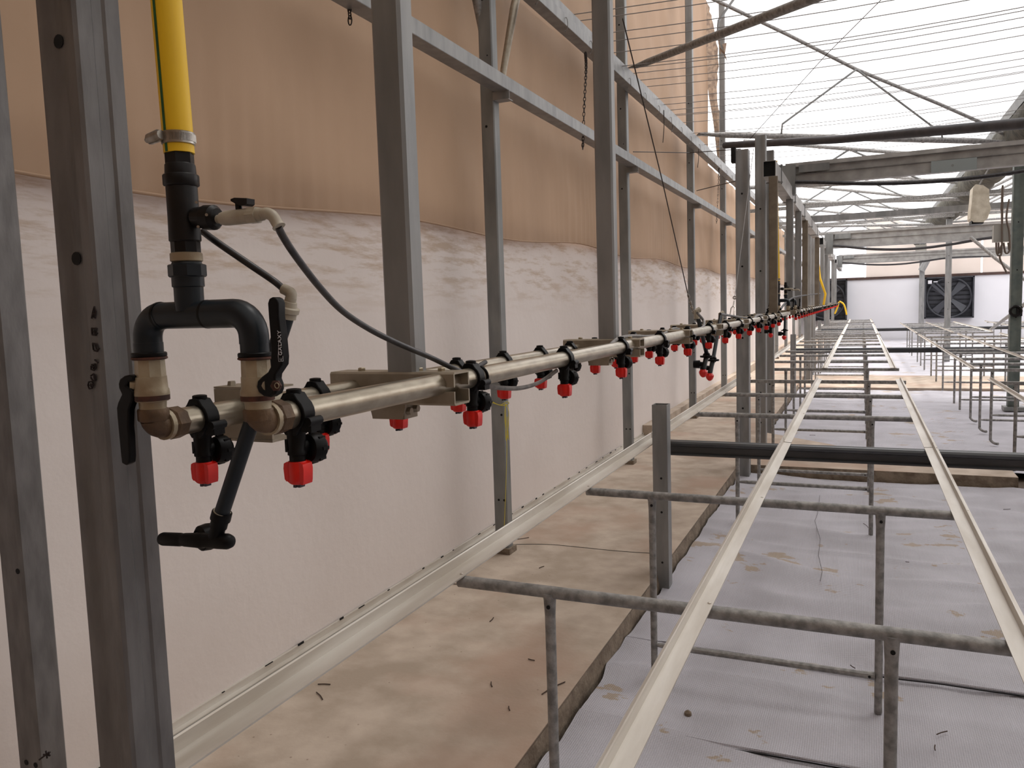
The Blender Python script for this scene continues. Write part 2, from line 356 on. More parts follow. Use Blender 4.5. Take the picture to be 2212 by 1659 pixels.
# left wall: white film below, tan curtain above, track at its foot
XW = -2.12
def hem(y): return 1.905 + .085*min(1, max(0, (y-1)/5)) - .02*math.sin((y-4.1)/2.75*2*PI)
mb = MB(); nu, nv = 260, 20; vs = []
for i in range(nu+1):
    y = YW0 + (YW1-YW0)*i/nu
    for j in range(nv+1):
        z = .06 + (2.05-.06)*j/nv
        vs.append((XW + .01*noise.noise(V((y*.8, z*1.5, 4))) - .004, y, z))
mb.add(vs, [(i*(nv+1)+j, (i+1)*(nv+1)+j, (i+1)*(nv+1)+j+1, i*(nv+1)+j+1) for i in range(nu) for j in range(nv)])
struct(mb, 'wall_left', WALL, 'white film lower wall with dusty band', 180)
def curtain(y0, y1, ztop, name, label, lo=None):
    mb = MB(); nu = int((y1-y0)/.035); nv = 44; vs = []
    for i in range(nu+1):
        y = y0 + (y1-y0)*i/nu
        h = hem(y) if lo is None else lo
        for j in range(nv+1):
            t = (j/nv)**1.6; z = h + (ztop-h)*t
            k = max(0, 1-(z-h)/.7) if lo is None else 0
            pl = .009*k*math.sin(y*58 + 6*noise.noise(V((y*2, 0, 0)))) * max(0, noise.noise(V((y*.7, 5, 1)))+.35)
            dx = .022*noise.noise(V((y*.9, z*.8, 7))) + .012*noise.noise(V((y*2.4 + z*1.6, z*1.2, 3))) + pl
            vs.append((XW+(.045 if lo is None else .0)+dx, y, z))
    mb.add(vs, [(i*(nv+1)+j, (i+1)*(nv+1)+j, (i+1)*(nv+1)+j+1, i*(nv+1)+j+1) for i in range(nu) for j in range(nv)])
    if lo is None:
        mb.tube([(XW+.05, y0+(y1-y0)*i/nu, hem(y0+(y1-y0)*i/nu)) for i in range(0, nu+1, 3)], .006, 6)
    return tag(mb.build(name, TANW, None, 180), label, 'curtain')
curtain(YW0, 31.9, 3.52, 'wall_curtain', 'dusty tan roll-up film curtain hanging above the white lower wall')
curtain(YW0, 12.3, 7.0, 'upper_wall_film', 'tan upper wall film above the second wall rail', 3.36)
# wall foot track
mb = MB(); mb.box((XW+.002, YW0, FL), (XW+.035, YW1, .125)); mb.box((XW+.035, YW0, FL), (XW+.042, YW1, .1)); mb.box((XW, YW0, .125), (XW+.012, YW1, .15))
struct(mb, 'baseboard_left', [ALU], 'aluminium track at the foot of the left wall', 0)
MB().box((XW+.035, YW0, .102), (XW+.0365, YW1, .121)).build('track_groove', STEEL_D, bpy.data.objects['baseboard_left'])
mb = MB()
for k in range(60):
    y = 1.4 + k*.23 + random.uniform(-.08, .08); mb.box((XW+.012, y, .15), (XW+.016, y+random.uniform(.01, .05), .152+random.random()*.007))
tag(mb.build('track_shade_dashes', HOLE, bpy.data.objects['baseboard_left']), 'black dashes drawn as shade along the track')  # black dashes stand in for shade along the track top
mb = MB(); mb.box((XW, 8.2, FL), (XW+.1, YW1, .23)); struct(mb, 'trim_4', CONC, 'low concrete plinth at the far left wall foot', 0)

# end wall with two fans
YE = 32.0
mb = MB(); mb.box((-2.4, YE, -.1), (12, YE+.06, 2.18)); struct(mb, 'wall_back', mat('white_end_panel', (214, 214, 219), (206, 206, 211), .7, 0, .5), 'white lower end wall', 0)
mb = MB()
for i, (a, b) in enumerate(((-2.4, 0.1), (0.16, 3.8), (3.86, 12))): mb.box((a, YE, 2.26), (b, YE+.05, 4.6 if i else 5.5), min(i, 1))
struct(mb, 'wall_back', [mat('bright_end_film', (244, 244, 248), None, .7, transl=.5), mat('beige_end_film', (226, 218, 212), (214, 204, 197), .7, 0, .5, transl=.3)], 'beige and white film upper end wall', 0)
struct(MB().box((-2.4, YE-.05, 2.18), (12, YE+.07, 2.27)), 'trim_5', RUSTB, 'rust brown rail across the end wall', 0)
# closing walls the camera does not see
struct(MB().box((-2.6, YW0-.1, -.2), (12, YW0, 7)), 'wall_front', TANW, 'tan film wall behind the camera', 0)
struct(MB().box((12, YW0, -.2), (12.1, YW1, 4)), 'wall_right', WALL, 'white film right wall', 0)

# roof film: high over the left wall, low at the valley gutter, rising again
def roof_z(x):
    if x <= 1.85: return 3.85 + (1.85-x)/4.0*2.1
    return 3.85 + 1.9*math.sin(min(1, (x-1.85)/8)*PI)
def roof(y0, y1, M, name, label):
    xs = [-2.4+.25*i for i in range(59)]; ny = max(2, int((y1-y0)/.4)); mb = MB(); vs = []
    for j in range(ny+1):
        y = y0+(y1-y0)*j/ny
        for x in xs: vs.append((x, y, roof_z(x) + .03*noise.noise(V((x*.8, y*1.3, 2))) + .04*abs(math.sin(y*PI/2.75))))
    n = len(xs); mb.add(vs, [(j*n+i, j*n+i+1, (j+1)*n+i+1, (j+1)*n+i) for j in range(ny) for i in range(n-1)])
    return struct(mb, name, M, label, 180)
roof(14.6, YE, FILM, 'ceiling', 'clear white roof film over the far half')
roof(7.8, 14.6, FILM_DIM, 'ceiling', 'roof film over the middle, made denser to dim the sun')
roof(YW0, 7.8, SHADE, 'ceiling', 'unseen grey screen added to shade the near part')  # out of view, added only to keep the near end dim

# ------------------------------------------------------------------ benches
def bench(x0, y0, y1, cross, beam_y, label, legx, fins=(-1, -1, 1), feet=False, wide=.66, detail=True):
    T = thing('bench_frame', (x0, y0, 0), label, 'bench', 'greenhouse bench frames')
    HB = .767; joints = [y0] + [b for b in beam_y] + [y1]
    for k, fn in enumerate(fins):
        x = x0 + (-.012, .648, 1.316)[k]
        for a, b in zip(joints[:-1], joints[1:]):
            mb = MB()
            if k == 0 and x0 < 0: prof = [(-.046,0),(.012,0),(.012,.004),(.009,.004),(.008,.003),(-.042,.003),(-.042,.029),(-.046,.031)]
            else:
                s_ = fn*.010
                prof = [(-.029,0),(.029,0),(.029,.003),(s_+.003,.005),(s_+.0015,.026),(s_-.0015,.026),(s_-.003,.005),(-.029,.003)]
            mb.prism([(u, v) for u, v in prof], (x, a+.012, HB+.001), (x, b-.004, HB+.001))
            yy = a + .2
            for c in cross:
                if a < c < b: mb.lathe([(0,.005),(.6,.0045),(1,.001)], (x+(.02 if k else .0), c, HB+.004), (x+(.02 if k else .0), c, HB+.008), 8)
            mb.build('bench_rail', ALU, T, 30)
    xa, xb = x0-.02, x0+2*wide+.02
    for i, c in enumerate(cross):
        flat = i in (0, len(cross)-1) and not (c < 3)
        mb = MB()
        if flat: mb.bar((xa, c, HB-.016), (xb+.03, c, HB-.016), .03, .03)
        else: mb.tube([(xa, c, HB-.0165), (xb, c, HB-.0165)], .0165, 12)
        mb.build('cross_tube', TUBE, T)
        zf = FL if False else 0
        for li, lx in enumerate(legx):
            X = x0+lx; zf = 0.0
            if X < -.975 or (7.1 < c < 7.72 and X < .25): zf = FL
            if 14.3 < c < 16.6: zf = .03
            mb = MB()
            mb.tube([(X, c, HB-.018), (X, c, HB-.035), (X, c, HB-.08), (X, c, zf+.09), (X, c, zf+.004)] if not (feet and li == 0 and i < 3) else
                    curve_pts([(X, c, HB-.018), (X, c, HB-.08), (X, c, .12), (X+.002, c-.005, .05), (X+.03, c-.03, .022), (X+.06, c-.06, .02)], 5),
                    [.021, .017, .0145, .0135, .0135] if not (feet and li == 0 and i < 3) else .0135, 12)
            if detail: mb.disc((X+.002, c-.0175, HB-.052), (0,-1,0), .0055, 10, 1, .0012)
            mb.build('leg', [TUBE, HOLE], T)
        if i > 0 or c > 8:
            zs = .14 if i % 2 else .30
            mb = MB(); mb.tube([(x0+legx[0]+.012, c, zs), (x0+legx[0]+.06, c, zs), (x0+legx[1]-.06, c, zs), (x0+legx[1]-.012, c, zs)], [.008,.0125,.0125,.015], 10)
            if detail: mb.disc((x0+legx[1]-.03, c-.0135, zs), (0,-1,0), .005, 10, 1, .0012)
            mb.build('stretcher', [TUBE, HOLE], T)
    return T
LA = (.25, 1.07); LB = (.15, 1.0)
bench(-1.0, .84, 7.85, [1.9, 3.03, 5.4, 6.62, 7.76], [4.27], 'nearest long bench frame, three aluminium rails on tube trestles', LA)
bench(-1.0, 9.1, 17.45, [9.15, 10.3, 11.45, 12.4, 14.2, 15.4, 16.5, 17.35], [13.05], 'second bench frame along the left path, behind the first cross strip', LA)
bench(-1.0, 18.0, 25.3, [18.1, 19.2, 20.3, 22.6, 23.7, 24.9], [21.5], 'third bench frame along the left path, beyond the second dark cross beam', LA, detail=False)
bench(-1.0, 26.6, 31.3, [26.7, 27.9, 29.1, 30.3], [], 'farthest bench frame on the left, before the dark end fan', LA, detail=False)
bench(1.05, 1.4, 7.9, [5.5, 6.65, 7.75], [4.25], 'right hand bench frame with only its far end in view', LB, detail=False)
bench(1.05, 9.0, 17.2, [9.1, 9.9, 10.7, 11.8, 12.5, 14.2, 15.4, 16.5], [13.05], 'right hand bench frame with bent tube feet, around the green grey column', LB, feet=True)
bench(1.05, 18.1, 25.3, [18.2, 19.3, 20.4, 22.6, 23.7, 24.9], [21.5], 'right hand bench frame before the round end fan', LB, detail=False)
bench(3.15, 9.0, 17.2, [9.1, 10.7, 11.8, 14.2, 15.4, 16.5], [13.05], 'far right bench frame just inside the photo edge', LB, detail=False)
bench(3.15, 18.1, 25.3, [18.2, 19.3, 20.4, 22.6, 23.7, 24.9], [21.5], 'far right bench frame standing before the white end panel', LB, detail=False)

# dark cross beams carried by square stub posts
BP = [(-.04,-.04),(.04,-.04),(.04,-.032),(.012,-.028),(.012,.004),(.03,.010),(.034,.024),(.028,.034),(.012,.036),(.004,.030),(-.004,.030),(-.012,.036),(-.028,.034),(-.034,.024),(-.03,.010),(-.012,.004),(-.012,-.028),(-.04,-.032)]
for i, (y, lb) in enumerate(((4.26, 'dark steel cross beam nearest the camera under the bench rails'), (13.02, 'second dark steel cross beam from the camera'), (21.5, 'third and farthest dark steel cross beam'))):
    mb = MB(); mb.prism(BP, (-.985, y, .727), (5.4, y, .727)); solo(mb, 'cross_beam', BEAMD, lb, 'beam', 'steel cross beams under the benches')
for i, (y, lb) in enumerate(((4.06, 'short square stub post at the kerb, nearest of its kind'), (12.9, 'square stub post carrying the second dark cross beam'), (21.4, 'farthest square stub post beside the path'))):
    T = thing('stub_post', (-.95, y, 0), lb, 'post', 'square stub posts')
    mb = MB(); mb.hollow((-.95, y, 0), (-.95, y, .985), .078, .078, .004, (0, 1, 0))
    for zz in (.6, .15, .42): mb.disc((-.945, y-.0395, zz), (0,-1,0), .006, 10, 1)
    mb.build('post_tube', [STEEL, HOLE], T, 30)

# ------------------------------------------------------------------ wall posts and rails
def holes(mb, x, y, zs, r=.007, mi=1):
    for z in zs: mb.disc((x, y, z), (0,-1,0), r, 12, mi)
WP = [1.235, 4.10, 6.85, 9.85, 12.33, 15.1, 17.8, 20.6, 23.3, 26.1, 28.8]
WL = ['at the left edge of the photo', 'with yellow twine tied round it', 'behind the third spray nozzles', 'behind the hanging cable', 'behind the turnbuckle', 'behind the first column pair', 'well beyond the column pair', 'deep in the house', 'deeper still in the house', 'near the end wall', 'last before the end wall']
for i, y in enumerate(WP):
    T = thing('wall_post', (-1.91, y, FL), 'galvanised wall post ' + WL[i] + ', ' + ORD[i] + ' from the camera', 'post', 'posts along the left wall')
    mb = MB(); x0, x1 = -1.952, -1.87
    c = .006; prof = [(x0+c,y),(x1-c,y),(x1,y+c),(x1,y+.075-c),(x1-c,y+.075),(x0+c,y+.075),(x0,y+.075-c),(x0,y+c)]
    top = 6.4 if y < 13 else 3.5; vs = [(a, b, FL+.03) for a, b in prof] + [(a, b, top) for a, b in prof]
    mb.add(vs, [(k, (k+1) % 8, 8+(k+1) % 8, 8+k) for k in range(8)] + [tuple(range(7, -1, -1)), tuple(range(8, 16))])
    holes(mb, -1.92, y-.0005, (.4, 2.52, 3.2, 3.9)); holes(mb, -1.885, y-.0005, (.4, .9)); holes(mb, -1.9, y-.0005, (2.9,), .004)
    mb.build('post_tube', [STEEL_D if i else NEARST, HOLE], T, 30)
    MB().box((x0-.012, y-.015, FL), (x1+.015, y+.09, FL+.035)).build('foot_plate', KERB if i else STEEL, T)
    mb = MB(); mb.box((x1-.005, y+.0, 2.655), (-1.775, y+.004, 2.698)); mb.box((x1-.005, y+.004, 2.655), (-1.785, y+.07, 2.659)); mb.build('purlin_cleat', STEEL, T)
for z, lb, nm in ((2.70, 'lower galvanised wall rail crossing the tan curtain', 'wall_rail'), (3.34, 'upper galvanised wall rail with wire clips', 'wall_rail')):
    T = thing(nm, (-1.83, 1, z), lb, 'rail', 'rails along the left wall')
    mb = MB(); mb.prism([(-.042,.0),(.042,.0),(.042,.012),(.038,.012),(.038,.004),(-.038,.004),(-.038,.066),(.038,.066),(.038,.058),(.042,.058),(.042,.072),(-.042,.072)], (-1.825, 31.5, z), (-1.825, -1, z))
    mb.box((-1.785, -1, z+.002), (-1.782, 31.5, z+.062)); mb.build('channel', STEEL, T, 30)
    if z > 3:
        MB().box((-1.86, -1, z+.073), (-1.80, 31, z+.14)).build('upper_lip', STEEL, T)
        for k in range(26):
            y = 4.55+.52*k; mb = MB(); mb.tube(curve_pts([(-1.80, y, z+.03), (-1.775, y+.01, z+.045), (-1.772, y+.02, z-.01), (-1.79, y+.03, z-.035), (-1.8, y+.05, z-.02)], 3), .0028, 5); mb.build('wire_clip', ROPE, T)
# tie strips hanging from the upper rail
for k, (px, p0, p1) in enumerate(((1434, 238, 308), (1509, 322, 362), (1453, 270, 285))):
    a = at(px, p0, x=-1.78); b = at(px-2, p1, x=-1.78)
    solo(MB().tube(curve_pts([a, (a+b)/2+V((.004,.01,0)), b], 4), .004, 5), 'tie_strip', CABLE, ('long', 'short far', 'tiny')[k] + ' dark tie strip hanging from the upper wall rail', 'strip')
# braces at the yellow-twine post
solo(MB().tube([at(1012,-60,x=-1.95), at(1030,0,x=-1.95), at(1052,120,x=-1.94), at(1056,160,x=-1.93)], [.026,.026,.02,.016], 12), 'brace_tube', TUBE, 'round brace tube rising left from the wall post with yellow twine', 'brace')
solo(MB().tube([at(1128,-60,x=-2.0), at(1110,20,x=-2.0), at(1088,150,x=-1.98), at(1084,190,x=-1.96)], [.026,.026,.02,.014], 12), 'brace_tube', BRKT, 'round brace tube rising right from the wall post with yellow twine', 'brace')
# chains
def chain(pts, n, label, r=.012):
    mb = MB(); P = curve_pts(pts, 10); 
    for k in range(n):
        t = k/(n-1)*(len(P)-1); i = min(int(t), len(P)-2); p = P[i].lerp(P[i+1], t-i); d = (P[i+1]-P[i]).normalized()
        s1 = V((0,1,0)) if k % 2 else V((1,0,0)); L_ = .019
        loop = [p + d*L_*math.sin(a) + s1*.0085*math.cos(a) for a in [2*PI*q/10 for q in range(11)]]
        mb.tube(loop, .0028, 5, cap=False)
    return solo(mb, 'chain', CABLE, label, 'chain')
chain([at(1265,118,x=-1.80), at(1266,150,x=-1.80), at(1262,230,x=-1.80), at(1259,318,x=-1.80)], 34, 'rusty link chain hanging beside the second boom hanger')
chain([at(1553,360,x=-1.80), at(1552,400,x=-1.80), at(1548,480,x=-1.80)], 26, 'far link chain hanging before the fifth wall post')
chain([at(755,18,x=-1.86), at(756,44,x=-1.86)], 3, 'short chain end hanging from the lower wall rail at the top')
# yellow twine
p = [at(a, b, y=4.09) for a, b in ((1064, 868), (1080, 875), (1095, 868), (1099, 872), (1085, 876), (1064, 870))]
mb = MB(); mb.tube(curve_pts(p, 4), .0022, 5)
for q in (((1093,875),(1090,900),(1095,960),(1093,1040),(1090,1120),(1086,1170),(1075,1185)), ((1092,872),(1099,890),(1097,930),(1093,950),(1092,880)), ((1091,872),(1094,915),(1098,950),(1096,900))):
    mb.tube(curve_pts([at(a, b, y=4.08) for a, b in q], 5), .0018, 5)
solo(mb, 'twine', YROPE, 'yellow twine tied round the second wall post and hanging to the floor', 'twine')

# ------------------------------------------------------------------ C-section columns on the kerb line
def ccol(x, y, z0, z1, s, label, marks=None, group='galvanised columns along the kerb', nameh='steel_column', mt=None):
    T = thing(nameh, (x, y, z0), label, 'column', group)
    h = s/2; g = s*.1
    prof = [(-h+.004,-h),(-.3*h-g,-h),(-.3*h,-h+.004),(.3*h,-h+.004),(.3*h+g,-h),(h-.004,-h),(h,-h+.004),(h,-.3*h),(h-.003,-.2*h),(h-.003,.2*h),(h,.3*h),(h,h-.004),(h-.004,h),(-h+.004,h),(-h,h-.004),(-h,-h+.004)]
    vs = [(x+a, y+b, z0) for a, b in prof] + [(x+a, y+b, z1) for a, b in prof]; n = len(prof)
    mb = MB(); mb.add(vs, [(k, (k+1) % n, n+(k+1) % n, n+k) for k in range(n)] + [tuple(range(n-1, -1, -1)), tuple(range(n, 2*n))])
    holes(mb, x, y-h+.0035, marks or (.3, .6, 1.2, 1.8, 2.4), .0085)
    mb.build('column_profile', [mt or STEEL, HOLE], T, 30)
    return T
zc = at(200, 555, y=.71).z
near = ccol(-.918, .745, 0, 3.0, .07, 'big blurred column in the left foreground with marker scribbles', (zc, at(243, 950, y=.71).z+.5, at(262, 1300, y=.71).z-.4), mt=NEARST)
ccol(-.915, 6.97, 0, 2.76, .105, 'first column of the nearest pair, with a black cap box at its top')
ccol(-.905, 8.2, FL, 3.1, .10, 'second column of the nearest pair, standing at the cross strip')
ccol(-.905, 9.05, 0, 3.1, .085, 'slim column just behind the nearest pair')
for i, (y, s) in enumerate(((15.7, .115), (16.8, .105), (17.6, .085), (24.3, .115), (25.5, .105), (30.0, .1))):
    ccol(-.905, y, .03 if 14 < y < 16.6 else 0, 2.95, s, 'far kerb line column, ' + ORD[i+4] + ' from the camera')
ccol(1.81, 11.92, 0, 3.24, .125, 'tall green grey column on the right with a base plate', group='right hand columns', mt=mat('green_grey_steel', (84, 92, 88), (98, 104, 98), .55, .4, 12))
ccol(1.81, 20.6, 0, 3.22, .12, 'right hand column standing before the round end fan', group='right hand columns')
ccol(1.81, 29.2, 0, 3.22, .15, 'farthest right hand column left of the round end fan', group='right hand columns')
ccol(1.81, 3.2, 0, 3.7, .12, 'right hand column nearest the camera, carrying the big roof strut', group='right hand columns')
MB().box((1.70, 11.8, 0), (1.93, 12.02, .05)).build('base_plate', STEEL_D, bpy.data.objects['steel_column'] if False else [o for o in bpy.data.objects if o.get('label', '').startswith('tall green')][0])
# scribbles on the near column, drawn on its front face
yf = .7085
def ink(strokes, label=None, y=yf, r=.0011, par=near):
    mb = MB()
    for st in strokes: mb.tube([at(a, b, y=y) for a, b in st], r, 6)
    mb.build('marker_scribble', INK, par)
ink([[(204,662),(201,672),(198,688)],[(204,662),(208,672),(206,688)],[(200,678),(207,676)],[(203,668),(203,686)],
     [(198,708),(199,722)],[(198,709),(210,710),(209,716),(200,716),(211,720),(207,724),(199,723)],[(205,712),(206,721)],
     [(200,742),(202,756)],[(200,742),(211,744),(215,752),(210,759),(203,757)],[(206,744),(209,754)],
     [(205,777),(212,784)],[(198,788),(205,786),(207,794),(203,800),(197,798),(197,790)],[(201,789),(202,797)],[(199,793),(205,792)],
     [(196,812),(202,808),(206,814),(206,822),(201,823),(196,815)],[(203,811),(204,820)],
     [(192,825),(199,824),(202,831),(199,839),(193,840),(190,832),(192,825)],[(196,828),(197,837)],[(193,832),(200,831)]])
wp0 = [o for o in bpy.data.objects if o.get('label', '').startswith('galvanised wall post at the left edge')][0]
ink([[(85,1641),(97,1632),(108,1625)],[(94,1630),(108,1632)],[(99,1622),(102,1638)],[(104,1624),(106,1630)]], y=1.232, r=.0022, par=wp0)

# ------------------------------------------------------------------ spray booms
XF, ZF, XB, ZB, RP = -.600, 1.388, -.757, 1.377, .0168
boom = thing('spray_boom', (-.68, .7, 1.38), 'near twin-pipe spray boom with red capped nozzles over the first bench', 'spray boom')
MB().lathe([(0,RP),(1,RP)], (XF, .69, ZF), (XF, 7.58, ZF), 24).build('boom_pipe', PIPE, boom)
MB().lathe([(0,RP),(1,RP)], (XB, .70, ZB), (XB, 7.58, ZB), 24).build('boom_pipe', PIPE, boom)
boom2 = thing('spray_boom', (-.68, 8.35, 1.38), 'far twin-pipe spray boom running toward the end wall', 'spray boom')
MB().lathe([(0,RP),(1,RP)], (XF, 8.3, ZF), (XF, 24.4, ZF), 16).build('boom_pipe', PIPE, boom2)
MB().lathe([(0,RP),(1,RP)], (XB, 8.3, ZB), (XB, 24.4, ZB), 16).build('boom_pipe', PIPE, boom2)

def nozzle(x, y, z, parent):
    mb = MB()   # clamp ring, hinge and body
    n = 20; vs = []; ro = .0215; wd = .0105
    for k in range(n):
        a = 2*PI*k/n; r = ro + (.004 if abs(math.sin(a)) > .93 else 0)
        for (yy, rr) in ((-wd, RP+.0002), (-wd, r-.001), (-wd+.001, r), (wd-.001, r), (wd, r-.001), (wd, RP+.0002)):
            vs.append((x+math.cos(a)*rr, y+yy, z+math.sin(a)*rr))
    mb.add(vs, [(k*6+j, ((k+1) % n)*6+j, ((k+1) % n)*6+j+1, k*6+j+1) for k in range(n) for j in range(5)])
    mb.box((x+.015, y-.009, z-.02), (x+.029, y+.009, z-.004)); mb.lathe([(0,.0055),(1,.0055)], (x+.026, y-.0115, z-.008), (x+.026, y+.0115, z-.008), 10)
    mb.box((x-.029, y-.007, z-.008), (x-.018, y+.007, z+.008))
    mb.lathe([(0,.0115),(.2,.011),(.55,.0098),(.6,.0112),(.68,.0112),(.7,.0095),(1,.0095)], (x, y, z-.018), (x, y, z-.062), 14)
    mb.box((x-.0125, y-.006, z-.045), (x-.009, y+.004, z-.03))
    mb.lathe([(0,.008),(1,.008)], (x+.002, y+.004, z-.040), (x+.004, y+.016, z-.040), 12)
    N_ = mb.build('spray_nozzle', BLACK, parent, 40)
    mb = MB(); mb.lathe([(0,.0085),(.25,.009),(.9,.0088),(1,.007)], (x, y, z+.021), (x, y, z+.029), 14); mb.lathe([(0,.004),(1,.004)], (x, y, z+.0285), (x, y, z+.0293), 10, 1)
    mb.build('top_plug', [BLACK, HOLE], N_)
    mb = MB(); mb.lathe([(0,.012),(.1,.0165),(.3,.018),(.75,.0175),(.8,.0145),(1,.012)], (x+.004, y+.012, z-.043), (x+.010, y+.034, z-.044), 18)
    for k in range(8):
        a = 2*PI*k/8; mb.box((x+.006+.0172*math.cos(a)-.0018, y+.017, z-.0435+.0172*math.sin(a)-.0018), (x+.006+.0172*math.cos(a)+.0018, y+.028, z-.0435+.0172*math.sin(a)+.0018))
    mb.build('check_valve_cap', BLACK, N_, 40)
    mb = MB()   # red quarter-turn cap with two ears
    O = [(-.0135,-.058),(-.0095,-.056),(.0095,-.056),(.0135,-.058),(.0145,-.064),(.0135,-.078),(.0125,-.082),(.0095,-.082),(.0085,-.079),(.006,-.0815),(-.006,-.0815),(-.0095,-.079),(-.0115,-.079),(-.0135,-.0765),(-.0145,-.064)]
    mb.prism([(u, v) for u, v in O], (x, y-.0085, z), (x, y+.0085, z))
    mb.lathe([(0,.0108),(.12,.0118),(.8,.0118),(.95,.0108),(1,.009)], (x, y, z-.0555), (x, y, z-.0825), 18)
    mb.build('red_cap', RED, N_, 40)
    mb = MB(); mb.box((x-.005, y-.0045, z-.087), (x-.0012, y+.0045, z-.08)); mb.box((x+.0012, y-.0045, z-.0865), (x+.005, y+.0045, z-.08)); mb.box((x-.002, y-.002, z-.0855), (x+.002, y+.002, z-.08))
    mb.build('nozzle_tip', TIP, N_)
    return N_
def noz_copy(src, d, parent, keep=None):
    c = src.copy(); COL.objects.link(c); c.parent = parent; c.matrix_parent_inverse = Matrix.Translation(V(d) - parent.location)
    for ch in [k for k in bpy.data.objects if k.parent == src]:
        if keep and not ch.name.startswith(keep): continue
        g = ch.copy(); COL.objects.link(g); g.parent = c
    return c
nz = nozzle(XF, .732, ZF, boom)
for k in range(1, 14): noz_copy(nz, (0, .4565*k, 0), boom)
for k in range(27): noz_copy(nz, (XB-XF, .012+.2305*k, ZB-ZF), boom)
for k in range(35): noz_copy(nz, (0, 7.75+.4565*k, 0), boom2, 'red_cap')
for k in range(35): noz_copy(nz, (XB-XF, 7.65+.4565*k, ZB-ZF), boom2, 'red_cap')

def bracket(y, x0=-.800, x1=-.570, parent=boom, plate=True, h=.052, w_=.052):
    mb = MB(); z = 1.381; t = .0035
    W2, H2 = w_/2, h/2   # C channel along x, its slot where the pipes pass
    mb.prism([(-W2,.003),(-W2,H2-.003),(-W2+.003,H2),(W2-.003,H2),(W2,H2-.003),(W2,.003),(W2-t,.003),(W2-t,H2-t),(-W2+t,H2-t),(-W2+t,.003)], (x0, y, z), (x1, y, z))
    mb.prism([(-W2,-.004),(-W2+t,-.004),(-W2+t,-H2+t),(W2-t,-H2+t),(W2-t,-.004),(W2,-.004),(W2,-H2+.003),(W2-.003,-H2),(-W2+.003,-H2),(-W2,-H2+.003)], (x0, y, z), (x1, y, z))
    b = mb.build('boom_bracket', BRKT, parent, 30)
    mb = MB()
    for bx in (x0+.045, x1-.075, x1-.035): mb.lathe([(0,.0065),(.8,.0065),(1,.005)], (bx, y, z+h/2), (bx, y, z+h/2+.0055), 6)
    mb.build('bolt_heads', BRASS, b)
    if plate:
        mb = MB(); mb.prism([(-.028,-.05),(.028,-.05),(.034,-.026),(.034,-.024),(-.034,-.024),(-.034,-.03)], (-.695, y-.018, z), (-.695, y-.022, z))
        mb.box((-.725, y-.02, z-.05), (-.668, y+.02, z-.046)); mb.box((-.668, y-.02, z-.05), (-.664, y+.02, z-.026))
        mb.lathe([(0,.007),(1,.006)], (-.664, y-.008, z-.038), (-.658, y-.008, z-.038), 6); mb.lathe([(0,.007),(1,.006)], (-.664, y+.012, z-.036), (-.657, y+.012, z-.036), 6)
        mb.build('bracket_plate', BRKT, b)
    return b
mb = MB(); mb.box((-.800, .812, 1.340), (-.705, .816, 1.406)); mb.box((-.800, .812, 1.4065), (-.705, .86, 1.409)); mb.box((-.800, .812, 1.336), (-.705, .86, 1.3395)); mb.lathe([(0,.006),(1,.005)], (-.785, .83, 1.4092), (-.785, .83, 1.415), 6)
mb.build('boom_bracket', BRKT, boom)
bracket(1.095); bracket(2.215)
for y in (2.93, 3.65, 4.55, 5.5, 6.4): bracket(y, plate=False)
for y in (8.6, 9.8, 11.0, 14.1, 15.9, 17.8, 20, 22.4, 24.2): bracket(y, parent=boom2, plate=False)

# hangers that carry the booms
def hanger(y, label, z1=2.52, parent=None, sx=.052, sy=.042, mt=STEEL):
    mb = MB(); x = -.668; c = .005; x0, x1, y0, y1 = x-sx/2, x+sx/2, y-sy/2, y+sy/2
    prof = [(x0+c,y0),(x1-c,y0),(x1,y0+c),(x1,y1-c),(x1-c,y1),(x0+c,y1),(x0,y1-c),(x0,y0+c)]
    vs = [(a, b, 1.3775) for a, b in prof] + [(a, b, z1) for a, b in prof]
    mb.add(vs, [(k, (k+1) % 8, 8+(k+1) % 8, 8+k) for k in range(8)] + [tuple(range(7, -1, -1)), tuple(range(8, 16))])
    return solo(mb, 'boom_hanger', mt, label, 'hanger', 'square tube hangers of the spray booms', smooth=30)
hanger(1.095, 'square hanger tube nearest the camera, ending in the first wide bracket', 2.6)
hanger(2.215, 'square hanger tube second from the camera, before the third wall post', 2.6)
HL = ['first brown hanger tube right of the column pair', 'hanger tube at the start of the far boom', 'second hanger tube of the far boom', 'third hanger tube of the far boom', 'hanger tube before the far column pair', 'hanger tube behind the far column pair', 'hanger tube beyond the middle of the far boom', 'hanger tube near the far boom end', 'last hanger tube at the far boom end']
BRWN = mat('dusty_brown_steel', (122, 112, 98), (108, 98, 84), .55, .4, 12)
for y, lb in zip((6.95, 8.6, 9.8, 11.0, 14.1, 15.9, 17.8, 22.4, 24.2), HL): hanger(y, lb, 2.52, sx=.07, sy=.05, mt=BRWN if y < 8 or 10.5 < y < 15 else STEEL)

